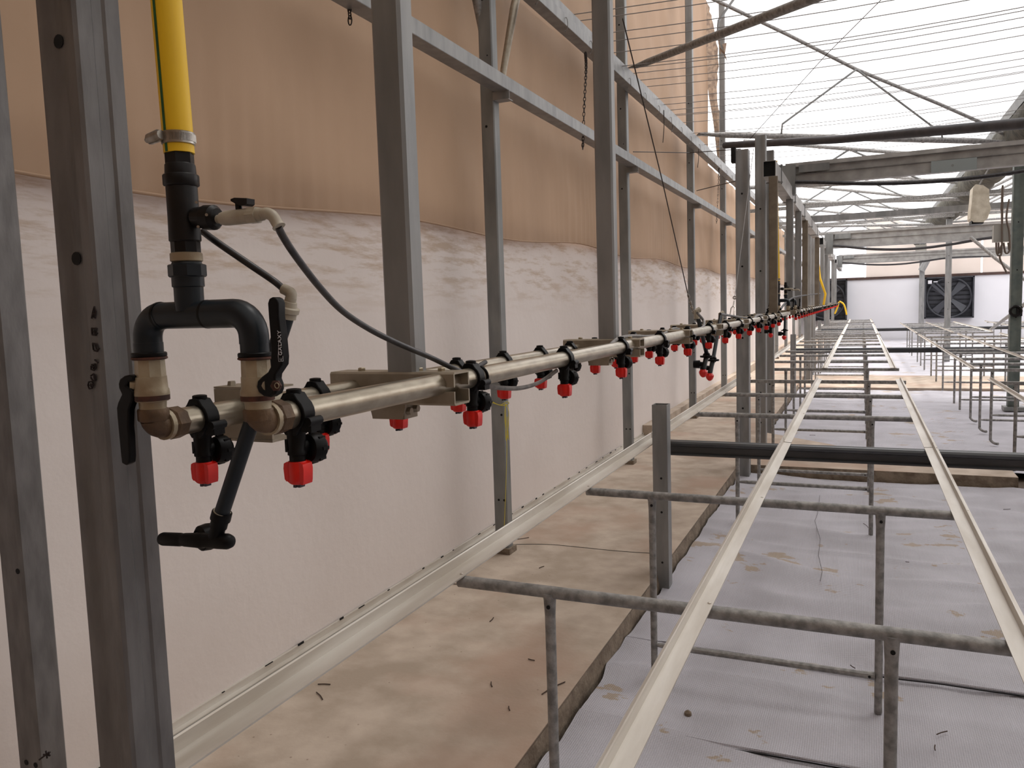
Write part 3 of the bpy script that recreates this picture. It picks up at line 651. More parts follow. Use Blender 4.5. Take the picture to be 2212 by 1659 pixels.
# trolley box rails overhead
def box_rail(y0, y1, label):
    T = thing('trolley_rail', (-.78, y0, 2.62), label, 'rail', 'overhead box rails')
    MB().hollow((-.70, y0, 2.587), (-.70, y1, 2.587), .10, .13, .004).build('rail_tube', STEEL_L, T, 30)
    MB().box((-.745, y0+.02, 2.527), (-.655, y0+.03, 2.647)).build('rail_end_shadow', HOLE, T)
    y = y0+.35
    while y < y1:
        mb = MB(); mb.tube([(-.635, y, 2.67), (-.635, y, 2.50)], .005, 6)
        mb.box((-.76, y-.02, 2.653), (-.625, y+.02, 2.661)); mb.box((-.76, y-.02, 2.514), (-.625, y+.02, 2.522)); mb.build('rail_clamp', STEEL_D, T); y += 1.55
box_rail(6.95, 14.3, 'nearest overhead box rail with a black open end')
box_rail(16.0, 23.2, 'second overhead box rail along the row of hangers')
box_rail(24.9, 31.5, 'farthest overhead box rail near the end wall')
box_rail(-.5, 2.55, 'overhead box rail above the near boom hangers')
mb = MB(); mb.box((-1.0, 6.9, 2.66), (-.965, 6.98, 2.78)); mb.box((-.995, 6.895, 2.665), (-.97, 6.901, 2.775), 1); solo(mb, 'cap_box', [HOLE, HOLE], 'small black box on top of the first kerb column', 'box')

# ------------------------------------------------------------------ main manifold
YM = .672
def scl(px, row, y=YM):
    p = at(px, row, y=y); return F / (p - CAM).dot(R2)
man = thing('pipe_manifold', (-.68, YM, 1.40), 'black forked pipe manifold with two nickel ball valves at the near boom end', 'manifold')
def vlathe(cx, rows, mt, name, n=24, y=YM, par=man, shift=0):
    """rows: (row, half width px) top to bottom around a vertical axis seen at column cx(row)"""
    pts = []
    r0, r1 = rows[0][0], rows[-1][0]
    p0 = at(cx, r0, y=y); p1 = at(cx, r1, y=y); p1 = V((p0.x, y, p1.z)); s_ = scl(cx, (r0+r1)/2, y)
    prof = [((at(cx, r, y=y).z-p0.z)/(p1.z-p0.z), hw/s_) for r, hw in rows]
    return MB().lathe(prof, V((p0.x+shift, y, p0.z)), V((p0.x+shift, y, p1.z)), n).build(name, mt, par, 40)
XC = at(403, 560, y=YM).x     # vertical axis of the riser
def rl(rows, mt, name, n=24, x=None, par=man, y=YM):
    x = XC if x is None else x
    prof = []; zs = []
    # row -> z on this axis
    def zrow(r):
        lo, hi = 1.2, 2.4
        for _ in range(40):
            mid = (lo+hi)/2; q = V((x, y, mid))-CAM; pr = PY + F*q.dot(R1)/q.dot(R2)
            if pr > r: lo = mid
            else: hi = mid
        return (lo+hi)/2
    za, zb = zrow(rows[0][0]), zrow(rows[-1][0]); q = V((x, y, (za+zb)/2))-CAM; s_ = F/q.dot(R2)
    prof = [((zrow(r)-za)/(zb-za), hw/s_*(.98)) for r, hw in rows]
    return MB().lathe(prof, (x, y, za), (x, y, zb), n).build(name, mt, par, 40), za, zb
def zrow(x, y, r):
    lo, hi = 1.0, 2.6
    for _ in range(40):
        mid = (lo+hi)/2; q = V((x, y, mid))-CAM; pr = PY + F*q.dot(R1)/q.dot(R2)
        if pr > r: lo = mid
        else: hi = mid
    return (lo+hi)/2
rl([(326,31),(356,31)], BLACKD, 'hose_tail', 6)
rl([(354,30),(357,32),(378,33),(379,31)], BLACKD, 'reducer')
rl([(377,36),(380,38),(400,38),(403,36)], BLACKD, 'hex_collar', 8)
rl([(402,32),(405,33),(470,33),(520,34),(523,31)], BLACKD, 'tee_body')
rl([(522,31),(547,31)], BLACKD, 'hex_neck', 8)
rl([(546,31),(548,34),(564,34),(566,31)], BRASS, 'metal_collar')
rl([(564,30),(572,33)], BLUEG, 'neck')
rl([(571,37),(573,40),(596,40),(599,37)], BLUEG, 'hex_union', 8)
rl([(598,34),(619,34),(621,31),(672,31)], BLUEG, 'riser_pipe')
# rivet marks on the tee body
mb = MB()
for a, b in ((424,437),(428,490),(446,464)): q = at(a, b, y=YM-.0165); mb.disc(q, (.7,-.7,0), .0016, 10, 0, .0006)
mb.build('moulding_marks', CHROME, man)
# forked tee and elbows
ZT = zrow(XC, YM, 680); RT = .0152
XL_, XR_ = at(328, 760, y=YM).x, at(531, 760, y=YM).x
XL_, XR_ = XB, XF
MB().lathe([(0,RT),(1,RT)], (XC-.045, YM, ZT), (XC+.026, YM, ZT), 24).build('fork_tee', BLUEG, man)
for s_, X in ((-1, XL_), (1, XR_)):
    xe = XC-.045 if s_ < 0 else XC+.026; rb = .026
    pts = [(xe, YM, ZT), (X - s_*rb, YM, ZT)]
    for k in range(1, 8): a = PI/2*k/8; pts.append((X - s_*rb + s_*rb*math.sin(a), YM, ZT - rb + rb*math.cos(a)))
    zb_ = zrow(X, YM, 742); pts += [(X, YM, ZT-rb), (X, YM, zb_)]
    MB().tube(pts, RT+.0006, 24).build('elbow', BLUEG, man, 50)
    MB().lathe([(0,RT+.0008),(1,RT+.0008)], (xe-.0015, YM, ZT), (xe+.0015, YM, ZT), 24).build('joint_ring', BLACK, man)
    rl([(740,31),(764,31)], BLUEG, 'sleeve', 24, X)
    rl([(761,35),(763,37),(769,37),(771,35)], BLACK, 'flange_ring', 24, X)
    rl([(770,34),(771,37),(775,38),(777,34)], RUST, 'gasket', 24, X)
    V_, _, _ = rl([(776,31),(812,32),(814,33)], BRASS, 'ball_valve', 8, X)
    rl([(813,33),(838,34),(841,36),(850,37),(853,37)], BRASS, 'valve_body', 24, X)
    rl([(852,36.5),(864,36.5)], RUST, 'rust_band', 24, X)
    rl([(863,36),(866,34),(867,29),(880,28),(884,29)], BRASS, 'valve_neck', 24, X)
    rl([(882,31),(885,33),(906,33),(909,31)], BROWN, 'elbow_hex', 8, X)
    ZP = ZB if s_ < 0 else ZF
    mb = MB(); pts = [(X, YM, zrow(X, YM, 905))]
    za = pts[0][2]
    for k in range(0, 7): a = PI/2*k/6; pts.append((X, YM + .012*(1-math.cos(a)), ZP + .012 - .012*math.sin(a)))
    pts.append((X, YM+.022, ZP)); mb.tube(pts, [.0155]*len(pts), 20)
    mb.build('outlet_elbow', BROWN, man, 60)
    mb = MB(); mb.lathe([(0,.0155),(.2,.0195),(.85,.0195),(1,.017)], (X, YM+.018, ZP), (X, YM+.040, ZP), 8); mb.build('union_nut', BROWN, man, 30)
    MB().lathe([(0,.0185),(1,.0185)], (X, YM+.012, ZP), (X, YM+.018, ZP), 20).build('union_collar', BRASS, man)
# stems and levers
def lever(px, y, th, name, bev=True):
    P = [at(a, b, y=y) for a, b in px]; n = len(P); mb = MB()
    c = sum(P, V())/n
    vs = [q + V((0,-th*.5,0)) for q in P] + [q + V((0, th*.5, 0)) for q in P]
    mb.add(vs, [(i, (i+1) % n, n+(i+1) % n, n+i) for i in range(n)] + [tuple(range(n-1,-1,-1)), tuple(range(n, 2*n))])
    o = mb.build(name, BLACK, man, 50)
    bv = o.modifiers.new('bevel', 'BEVEL'); bv.width = .0016; bv.segments = 3; bv.limit_method = 'ANGLE'; bv.angle_limit = math.radians(40)
    return o
YR = YM-.012
MB().lathe([(0,.0085),(1,.0085)], at(556,830,y=YM), at(585,832,y=YR), 14).build('valve_stem', BRASS, man)
lv = lever([(586,655),(589,645),(597,641),(605,645),(609,655),(609,680),(613,715),(618,770),(617,787),(603,808),(602,818),(606,828),(607,840),(603,850),(592,857),(578,855),(566,846),(562,834),(564,822),(574,812),(586,803),(592,792),(593,760),(591,720),(588,685)], YR, .012, 'valve_lever')
MB().lathe([(0,.0095),(.15,.0108),(.85,.0108),(1,.0095)], at(585,833,y=YR)-V((0,.0062,0)), at(585,833,y=YR)+V((0,.0062,0)), 24).build('lever_hub', BLACK, lv)
MB().lathe([(0,.006),(.7,.006),(1,.0045)], at(598,833,y=YR-.0055), at(598,833,y=YR-.0055)+V((.001,-.004,0)), 6).build('lever_nut', RUST, lv)
MB().ring(at(598,833,y=YR-.010), (0,-1,0), .0028, .0005, 14, 6).build('nut_mark', BRASS, lv)
MB().lathe([(0,.009),(1,.009)], at(318,832,y=YM), at(282,832,y=YM-.012), 14).build('valve_stem', BRASS, man)
lever([(296,812),(286,809),(276,811),(266,818),(263,828),(264,838),(270,851),(262,868),(259,880),(260,897),(264,940),(268,981),(270,999),(279,1004),(287,999),(288,984),(286,940),(284,921),(285,885),(293,862),(294,846),(288,838),(279,833),(284,824),(294,822)], YM-.014, .010, 'valve_lever')
# white lettering moulded on the right lever
cu = bpy.data.curves.new('lettering', 'FONT'); cu.body = 'GALAXY'; cu.align_x = 'LEFT'; cu.align_y = 'CENTER'; cu.size = .0062; cu.extrude = .0002; cu.space_character = 1.12
tmp = bpy.data.objects.new('tmp', cu); COL.objects.link(tmp); dg = bpy.context.evaluated_depsgraph_get(); tmp.update_tag(); bpy.context.view_layer.update()
me = bpy.data.meshes.new_from_object(tmp.evaluated_get(bpy.context.evaluated_depsgraph_get())); bpy.data.objects.remove(tmp)
a0 = at(606, 768, y=YR-.0064); a1 = at(604, 732, y=YR-.0064); dx = (a1-a0).normalized(); nrm = V((0,-1,0)); up_ = nrm.cross(dx).normalized()
Mt = Matrix((( dx.x, up_.x, nrm.x, a0.x), (dx.y, up_.y, nrm.y, a0.y), (dx.z, up_.z, nrm.z, a0.z), (0,0,0,1)))
me.transform(Mt); me.materials.clear(); me.materials.append(PAINT)
lo_ = bpy.data.objects.new('lettering', me); COL.objects.link(lo_); lo_.parent = lv; lo_.matrix_parent_inverse = Matrix.Translation(-man.location)
lo_['label'] = 'white word GALAXY'
mb = MB(); yq = YR-.0064
for st in ([(601,770),(602,781),(612,780),(611,769)], [(605,773),(605,778),(609,777)], [(602,738),(601,770)], [(609,773),(608,779)]): mb.tube([at(a, b, y=yq) for a, b in st], .00025, 4)
mb.build('lettering_frame', PAINT, lv)
# matrices: sub-parts of a lever keep the manifold as reference
for o in bpy.data.objects:
    if o.parent is not None and o.parent.parent is man: o.matrix_parent_inverse = Matrix.Identity(4)
# side branch with white valve
mb = MB(); a = at(424,470,y=YM); b = at(470,470,y=YM); mb.lathe([(0,.011),(.45,.0125),(.46,.0135),(.85,.0135),(.92,.0115),(1,.010)], a, b, 20); mb.build('side_branch', BLACKD, man, 40)
a = at(466,474,y=YM); b = at(568,463,y=YM); s_ = 1/1960
mb = MB(); mb.lathe([(0,9*s_),(.12,9*s_),(.13,13*s_),(.2,15*s_),(.3,16*s_),(.85,16*s_),(.9,14*s_),(1,13*s_)], a, b, 20); br = mb.build('side_valve', WHITEP, man, 40)
mb = MB(); mb.lathe([(0,18*s_),(1,18*s_)], a.lerp(b,.72), a.lerp(b,.9), 6); mb.build('valve_hex', WHITEP, man, 30)
mb = MB(); mb.tube([at(516,452,y=YM), at(515,438,y=YM)], .0035, 8); P = [(498,434),(498,430),(506,427),(533,428),(533,440),(528,444),(518,444),(508,440)]
Q = [at(x_, y_, y=YM-.006) for x_, y_ in P]; n = len(Q); mb.add(Q + [q+V((0,.012,0)) for q in Q], [(i,(i+1) % n,n+(i+1) % n,n+i) for i in range(n)]+[tuple(range(n-1,-1,-1)), tuple(range(n,2*n))])
mb.build('valve_knob', BLACKD, man, 30)
pts = curve_pts([at(562,464,y=YM), at(576,461,y=YM), at(588,466,y=YM), at(596,478,y=YM), at(603,490,y=YM)], 5)
MB().tube(pts, [13*s_]*3+[12*s_]*(len(pts)-5)+[14*s_]*2, 16).build('push_elbow', WHITEP, man, 50)

# hoses
def hose_y(x, y, label, z0, z1, lean=0.012):
    T = thing('water_hose', (x, y, z0), label, 'hose', 'yellow supply hoses')
    n = 16; P = [V((x - lean*k/n*1.0 + .0, y, z0+(z1-z0)*k/n)) for k in range(n+1)]
    MB().tube(P, .0162, 28).build('hose_wall', YEL, T, 60)
    mb = MB(); r = .0165; vs = []
    for q in P:
        for a in (-102, -95, -88): vs.append(q + V((r*math.cos(math.radians(a)), r*math.sin(math.radians(a)), 0)))
    mb.add(vs, [(3*i+k, 3*i+k+1, 3*i+k+4, 3*i+k+3) for i in range(n) for k in (0,1)]); mb.build('green_stripe', GRN, T)
    z = z0+.008+.008; mb = MB(); mb.lathe([(0,.0165),(.05,.0176),(.95,.0176),(1,.0165)], (x, y, z-.007), (x, y, z+.0065), 32)
    for k in range(26): a = -75+k*5; c = math.cos(math.radians(a)); s__ = math.sin(math.radians(a)); mb.box((x+c*.0172-.0006, y+s__*.0172-.0006, z-.004), (x+c*.0182, y+s__*.0182+.0004, z+.004))
    mb.lathe([(0,.003),(.2,.0045),(.22,.0062),(.85,.0066),(1,.005)], (x-.030, y-.0155, z-.001), (x-.004, y-.0195, z+.0015), 10)
    mb.build('hose_clamp', CHROME, T, 40)
    return T
ZH = zrow(XC, YM, 332)
hose1 = hose_y(XC, YM, 'yellow water hose with a green stripe, dropping to the near manifold', ZH, 2.75, .022)
MB().ring((XF, 1.215, ZF), (0,1,.15), .0185, .0022, 20, 6).build('cable_tie', BLACK, boom)
MB().ring((XF, 1.195, ZF), (0,1,.1), .0182, .002, 20, 6).build('cable_tie', BLACK, boom)
feed = thing('feed_tube', tuple(at(600,490,y=YM)), 'black feed tube arching from the white side valve to the boom pipe', 'tube')
P = [at(600,488,y=YM)] + [at(a, b, y=yy) for a, b, yy in ((612,512,.69),(640,555,.72),(690,620,.78),(740,672,.85),(800,712,.93),(860,742,1.0),(930,772,1.09))] + [at(985,798,x=XF), at(1010,803,x=XF), V((XF+.005, 1.235, ZF+.023))]
MB().tube(curve_pts(P, 5), .0042, 12).build('tube_wall', HOSEB, feed, 60)
# lance
YL = .725
lan = thing('drain_lance', tuple(at(620,670,y=YL)), 'slanted dark drain pipe with a tee end, hanging behind the near manifold', 'pipe')
MB().lathe([(0,.0093),(1,.0093)], at(622,672,y=YL), at(478,1112,y=YL), 18).build('lance_pipe', BLUEG, lan)
a = at(629,642,y=YL); b = at(619,686,y=YL)
MB().lathe([(0,.0065),(.2,.0065),(.22,.008),(.45,.009),(.5,.0125),(.72,.0125),(.75,.0105),(.95,.0105),(1,.011)], a, b, 18).build('hex_adapter', WHITEP, lan, 30)
MB().tube(curve_pts([at(612,624,y=YL), at(622,629,y=YL), at(629,634,y=YL), at(629,646,y=YL)], 4), .0062, 12).build('push_elbow', WHITEP, lan, 60)
MB().lathe([(0,.0122),(.3,.0124),(.32,.0105),(.6,.0105),(.62,.009),(1,.0095)], at(480,1106,y=YL), at(466,1160,y=YL), 18).build('coupling', BLACK, lan, 40)
MB().lathe([(0,.0108),(1,.0108)], at(480.3,1105,y=YL), at(479.6,1107,y=YL), 18).build('coupling_rim', WHITEP, lan)
k_ = 1/1740
mb = MB(); mb.lathe([(0,13*k_),(.03,15*k_),(.28,15*k_),(.3,13*k_),(.34,15*k_),(.6,17*k_),(.62,15*k_),(.8,17*k_),(.93,17*k_),(.98,13*k_),(1,7*k_)], at(349,1164,y=YL), at(503,1170,y=YL), 20)
mb.build('tee_end', BLACK, lan, 40)
mb = MB(); c = at(425,1168,y=YL); mb.lathe([(0,20*k_),(.15,28*k_),(.5,30*k_),(.85,28*k_),(1,20*k_)], c+V((-.004,.005,0)), c+V((.004,.032,0)), 20); mb.tube([c, c+V((0,.01,0))], .01, 10); mb.build('round_cap', BLACK, lan, 40)
solo(MB().tube(curve_pts([at(438,500,y=YM+.03), at(470,524,y=.70), at(540,572,y=.71), at(590,606,y=YL), at(613,625,y=YL)], 6), .0040, 12), 'feed_tube', HOSEB, 'short black feed tube from behind the riser to the lance', 'tube')
# far copies of the manifold and hose
def shift(T, d, label):
    c = copy_tree(T, d); c['label'] = label; return c
shift(man, (0, 6.92, 0), 'forked pipe manifold at the far end of the near boom')
shift(man, (0, 7.72, 0), 'forked pipe manifold at the start of the far boom')
shift(hose1, (0, 6.92, 0), 'yellow water hose beside the brown hanger tube')
T = thing('water_hose', (-.68, 15.9, 1.5), 'slanted yellow water hose over the middle of the far boom', 'hose', 'yellow supply hoses')
MB().tube([V((-.74, 15.3, 2.5)), at(1771,600,y=15.2), at(1783,635,y=15.2), V((-.61, 15.2, 1.41))], .02, 10).build('hose_wall', YEL, T)
T = thing('water_hose', (-.6, 24.45, 1.4), 'two loose yellow hose ends drooping off the far boom end', 'hose')
for q in (((1812,652),(1809,664),(1803,678)), ((1813,651),(1823,658),(1829,680))): MB().tube(curve_pts([at(a, b, y=24.4) for a, b in q], 4), .022, 8).build('hose_end', YEL, T, 60)
# long black tube between hangers
solo(MB().tube(curve_pts([at(1686,668,x=-.6), at(1700,652,x=-.62), at(1725,640,x=-.64), at(1772,634,x=-.66)], 6), .009, 8), 'feed_tube', BLACK, 'long black tube arching over the gap between the booms', 'tube')

# grey looped tubes lying over the boom
def gcab(pts, label, r=.0052, mt=None, x=XF):
    P = [at(q[0], q[1], x=(q[2] if len(q) > 2 else x)) for q in pts]
    return solo(MB().tube(curve_pts(P, 5), r, 8), 'grey_tube', mt or HOSEG, label, 'tube')
gcab([(1040,832,-.615),(1080,838,-.625),(1125,838,-.63),(1165,826,-.63),(1203,800,-.61)], 'grey tube sagging between the second and third front nozzles', .0045)
gcab([(1316,748,-.60),(1335,732,-.61),(1365,726,-.63),(1400,727,-.65),(1430,723,-.65),(1455,710,-.66),(1478,715,-.65)], 'grey tube looping over the third bracket', .0055)
gcab([(1478,716,-.62),(1505,713,-.60),(1520,704,-.60),(1518,690,-.62),(1506,676,-.62)], 'grey tube rising to the left drop lance', .0055)
gcab([(1556,678,-.62),(1590,684,-.62),(1620,688,-.64),(1668,688,-.66)], 'black tube running from the right drop lance', .006, HOSEB)
gcab([(1625,697),(1633,683),(1645,681),(1652,690),(1640,695),(1648,684),(1662,686)], 'coil of grey tube near the column pair', .008)

# drop lances with twin red nozzles
def droplance(top, mid, nz_, label, x, side=-1):
    T = thing('drop_lance', tuple(at(*top, x=x)), label, 'lance', 'drop lances on the near boom')
    MB().lathe([(0,.010),(1,.010)], at(*top, x=x), at(*mid, x=x), 12).build('lance_pipe', BLUEG, T)
    c = at(*mid, x=x); e = at(*nz_, x=x); r = .012
    mb = MB(); mb.lathe([(0,.016),(.06,.018),(.1,.018),(.14,.012),(.5,.011),(.9,.012),(1,.009)], c, e, 12)
    mb.lathe([(0,.03),(1,.03)], c.lerp(e,.12)+V((0,0,.004)), c.lerp(e,.12)-V((0,0,.004)), 12)
    m_ = c.lerp(e, .62); mb.lathe([(0,.010),(.4,.012),(.45,.019),(1,.018)], m_, m_+V((side*.05, 0, 0)), 12); mb.build('lance_valve', BLACK, T, 40)
    mb = MB(); mb.lathe([(0,.013),(.3,.02),(.5,.019),(.8,.014),(1,.006)], e+V((0,0,.004)), e-V((0,0,.032)), 8); mb.build('red_cap', RED, T, 30)
    MB().tube([at(*top, x=x)+V((0,0,-.03)), at(*top, x=x)+V((0,0,.005)), at(*top, x=x)+V((.01,.01,.01))], .013, 8).build('top_fitting', WHITEP, T)
droplance((1505,674), (1527,766), (1519,800), 'left drop lance with a red tip, crossing the boom below the cable', -.66)
droplance((1557,680), (1541,774), (1533,808), 'right drop lance with a red tip, beside the left one', -.66, -1)
droplance((1666,688), (1665,706), (1665,721), 'small drop nozzle before the column pair', -.68)
droplance((1696,680), (1695,712), (1694,726), 'last drop lance at the end of the near boom', -.60)

# cables with turnbuckles
def cable(p0, p1, r, label, mt=CABLE):
    return solo(MB().tube([p0, p1], r, 6), 'steel_cable', mt, label, 'cable')
T = thing('steel_cable', tuple(at(1508,690,x=-.7)), 'dark steel cable slanting down to the fourth boom bracket', 'cable')
MB().tube([at(1345,40,x=-.7), at(1430,388,x=-.7), at(1485,632,x=-.7)], .0022, 6).build('cable_strand', CABLE, T)
mb = MB(); a = at(1485,632,x=-.7); b = at(1504,695,x=-.7); mb.tube([a, b], .003, 6)
for t in (.08,.3,.45,.62,.85): mb.lathe([(0,.006),(1,.006)], a.lerp(b,t), a.lerp(b,t+.07), 8)
mb.build('turnbuckle', CHROME, T)
T = thing('steel_cable', tuple(at(1577,697,x=-.7)), 'pale steel cable with a long turnbuckle before the fifth wall post', 'cable')
MB().tube([at(1628,320,x=-.7), at(1587,645,x=-.7)], .0022, 6).build('cable_strand', ROPE, T)
mb = MB(); a = at(1587,643,x=-.7); b = at(1579,694,x=-.7); mb.ring(a, (0,1,0), .009, .003, 12, 6); mb.ring(b, (0,1,0), .008, .003, 12, 6)
c = a.lerp(b,.35); d = a.lerp(b,.85); mb.tube([a.lerp(b,.15), c], .004, 6)
mb.tube([c, c.lerp(d,.2)+V((.011,0,0)), c.lerp(d,.8)+V((.011,0,0)), d, c.lerp(d,.8)-V((.011,0,0)), c.lerp(d,.2)-V((.011,0,0)), c], .0035, 6)
mb.build('turnbuckle', CHROME, T)

# ------------------------------------------------------------------ roof structure
def flat_tube(p0, p1, r, n=14, ends=True):
    p0 = V(p0); p1 = V(p1); L_ = (p1-p0).length; k = min(.35/L_, .3)
    pts = [p0, p0.lerp(p1,k*.35), p0.lerp(p1,k), p0.lerp(p1,1-k), p0.lerp(p1,1-k*.35), p1]
    return MB().tube(pts, [r]*6, n, flat=[.25,.5,1,1,.5,.25])
solo(flat_tube((-1.86, 6.9, 3.58), (1.75, 3.3, 3.42+.0), .048) if False else flat_tube(at(1368,146,y=6.9), at(1368,146,y=6.9)+ (at(1760,-5,y=4.55)-at(1368,146,y=6.9))*1.25, .028), 'roof_strut', TUBE, 'thick round strut with a flattened end at the third wall post', 'strut', 'round roof struts')
A = V((-1.86, 9.9, 0)); B = V((1.72, 11.85, 0)); nA = (B-A).cross(V((0,0,1))).normalized()
def onp(px, py, off=0):
    d = R0*(px-PX) + R1*(py-PY) + R2*F; t = (A-CAM+nA*off).dot(nA)/d.dot(nA); return CAM+d*t
solo(flat_tube(onp(1508,290), onp(2165,306), .036), 'roof_strut', TUBE, 'long pale strut from the fourth wall post to the valley gutter', 'strut', 'round roof struts')
T = thing('roof_truss', tuple(onp(1850,150)), 'nearest roof truss, a sloping chord with two V braces', 'truss', 'tube roof trusses')
MB().tube([onp(1440,-48), onp(1545,0), onp(1700,74), onp(1850,150), onp(2030,225), onp(2120,265), onp(2172,292)], .021, 12).build('top_chord', TUBE, T)
for q in (((1850,150),(1690,268),(1688,288)), ((1850,150),(2034,288),(2036,302))):
    MB().tube([onp(*p, off=.02) for p in q], .0125, 8).build('brace', STEEL_D, T)
MB().tube([onp(1598,-20), onp(1552,45), onp(1550,75)], .015, 8).build('brace', STEEL_D, T)
# further trusses down the house
for i, y in enumerate((14.6, 17.4, 20.2, 23.0, 25.8, 28.6)):
    T = thing('roof_truss', (0, y, 3.5), 'far roof truss, ' + ORD[i+1] + ' from the camera', 'truss', 'tube roof trusses')
    x0, x1 = -1.9, 1.7; za, zb = 4.6, 3.45
    MB().tube([(x0, y, 4.3), (x1, y, 3.62)], .032, 8).build('top_chord', TUBE, T)
    MB().tube([(x0, y, 3.5), (x1, y, 3.32)], .034, 8).build('bottom_chord', TUBE, T)
    for a, b in (((-.2, 3.97), (-1.1, 3.46)), ((-.2, 3.97), (.9, 3.36)), ((-1.1, 3.46), (-1.7, 4.25))): MB().tube([(a[0], y, a[1]), (b[0], y, b[1])], .018, 6).build('brace', STEEL_D, T)
    MB().tube([(1.95, y, 3.5), (4, y, 4.5), (6.5, y, 5.2)], .032, 8).build('top_chord', TUBE, T)
    MB().tube([(1.95, y, 3.35), (8, y, 3.4)], .03, 8).build('bottom_chord', TUBE, T)
# heavy dark tube
solo(MB().tube([at(1566,314,y=9.4), at(1800,302,y=8.3), at(2240,264,y=6.1)], .037, 18), 'dark_roll_tube', DARKT, 'thick dark grey tube crossing under the roof above the first big beam', 'tube')
# big cross beams with sagging cables
def big_beam(y, z, h, x0, x1, label, sag, slope=0):
    T = thing('overhead_beam', (x0, y, z), label, 'beam', 'overhead cross beams')
    prof = [(-.05,-h/2),(.05,-h/2),(.05,-h/2+.01),(.008,-h/2+.012),(.008,-.008),(.03,0),(.008,.008),(.008,h/2-.045),(.05,h/2-.04),(.05,h/2),(-.05,h/2),(-.05,h/2-.01),(-.05,h/2-.04),(-.02,h/2-.05),(-.02,.02),(-.04,.01),(-.04,-h/2+.08),(-.03,-h/2+.012),(-.05,-h/2+.01)]
    prof = [(u, v) for u, v in prof]
    MB().prism(prof, (x0, y, z), (x1, y, z+slope)).build('beam_web', STEEL_L, T, 30)
    mb = MB(); mb.box((x0-.06, y-.08, z-h/2-.0), (x0+.1, y-.052, z+h/2-.02)); mb.box((x0+.13, y-.062, z+h*.05), (x0+.42, y-.052, z+h*.38)); mb.box((x0-.06, y-.08, z-h*.9), (x0+.1, y+.05, z-h/2)); mb.build('end_plate', STEEL_D, T)
    if sag:
        MB().tube(curve_pts([(x0+.1, y-.11, z-h*.38), (x0+.35, y-.11, z-h*.5), (x0+.8, y-.11, z-h*.74), (x0+1.3, y-.11, z-h*.86), (x0+1.75, y-.11, z-h*.84), (x0+2.2, y-.11, z-h*.7), (x0+3, y-.11, z-h*.4), (x0+4, y-.11, z-h*.5)], 6), .019 if y < 10 else .026, 10).build('sagging_cable', HOSEB, T, 60)
    return T
big_beam(8.75, 2.78, .225, -.72, 5.5, 'nearest big grey overhead beam with a sagging black cable', True, .03)
mb = MB(); mb.box((.60, 8.685, 2.67), (.98, 8.695, 2.78)); mb.disc((.78, 8.684, 2.725), (0,-1,0), .012, 12, 1); o = mb.build('joint_plate', [mat('pale_zinc_plate', (140, 148, 148), None, .5, .4), STEEL_D], [q for q in bpy.data.objects if q.get('label', '').startswith('nearest big grey')][0])
big_beam(17.3, 2.68, .30, -.62, 6, 'second big grey overhead beam', True, .02)
big_beam(25.8, 2.68, .26, -.62, 7, 'third big grey overhead beam', True)
for y, z, lb in ((13.0, 2.72, 'slim overhead rail between the first and second big beams'), (21.5, 2.8, 'slim overhead rail beyond the second big beam'), (29.5, 2.72, 'slim overhead rail nearest the end wall')):
    solo(MB().bar((-.9, y, z), (5.5, y, z+.02), .06, .085), 'overhead_rail', STEEL, lb, 'rail', 'slim overhead rails')
for i, y in enumerate((15.5, 18.6, 19.4, 22.2, 24.0)):
    solo(MB().bar((-1.9, y, 3.18+.02*(i % 2)), (1.8, y, 3.2), .05, .06).bar((1.9, y, 3.2), (7, y, 3.2), .05, .06), 'roof_tie', TUBE, 'horizontal tie under the far roof, ' + ORD[i] + ' of five', 'tie', 'horizontal roof ties')
# valley gutter wrapped in a dusty roll
mb = MB(); pts = []; rr = []
for k in range(120):
    y = 8.2 + k*.195; pts.append((1.86+.02*noise.noise(V((y, 0, 0))), y, 3.50+.03*noise.noise(V((y*.8, 2, 0))))); rr.append(.25+.035*noise.noise(V((y*1.9, 7, 0))))
mb.tube(pts, rr, 18); solo(mb, 'rolled_shade_cloth', DUST, 'thick dusty roll of shade cloth under the valley gutter', 'shade cloth', smooth=180)
struct(MB().prism([(-.1,0),(.1,0),(.13,.1),(.11,.1),(.08,.02),(-.08,.02),(-.11,.1),(-.13,.1)], (1.86, 7.8, 3.79), (1.86, YE, 3.79)), 'trim_6', STEEL_D, 'valley gutter', 30)
# wires
ys = [5.35, 5.6, 5.83, 6.05, 6.22, 6.5, 6.78, 6.95, 7.22, 7.5, 7.72, 8.0, 8.35, 8.6, 8.78, 9.1, 9.5, 9.75, 10.2, 10.6, 10.8, 11.3, 11.7, 12.2, 12.9, 13.5, 14.2, 15, 15.9, 16.8, 17.9, 19, 20.4, 22, 24, 26]
for k, y in enumerate(ys):
    z = 3.50 + .02*math.sin(k*2.3); n = 8
    P = [(-1.9+(1.6+1.9)*i/n, y+.02*i/n, z+.03*math.sin(k)-.05*math.sin(PI*i/n)) for i in range(n+1)]
    solo(MB().tube(P, .0034, 5), 'ceiling_wire', ROPE, 'thin taut wire strung across under the roof film', 'wire', 'thin wires across the roof')
solo(MB().tube([at(1908,-5,y=9.0), at(1785,118,y=9.6), at(1620,300,y=10.2)], .004, 5), 'steel_cable', CABLE, 'single slanting cable crossing the white roof', 'cable')
solo(MB().tube([at(1368,328,x=-1.8), at(1490,330,x=-1.5), at(1600,322,x=-.95)], .004, 5), 'steel_cable', CABLE, 'level cable from the third wall post to the column pair', 'cable')
solo(MB().tube([at(1505,412,x=-1.84), at(1602,388,x=-.98)], .005, 5), 'steel_cable', CABLE, 'cable from the fourth wall post to the first kerb column', 'cable')
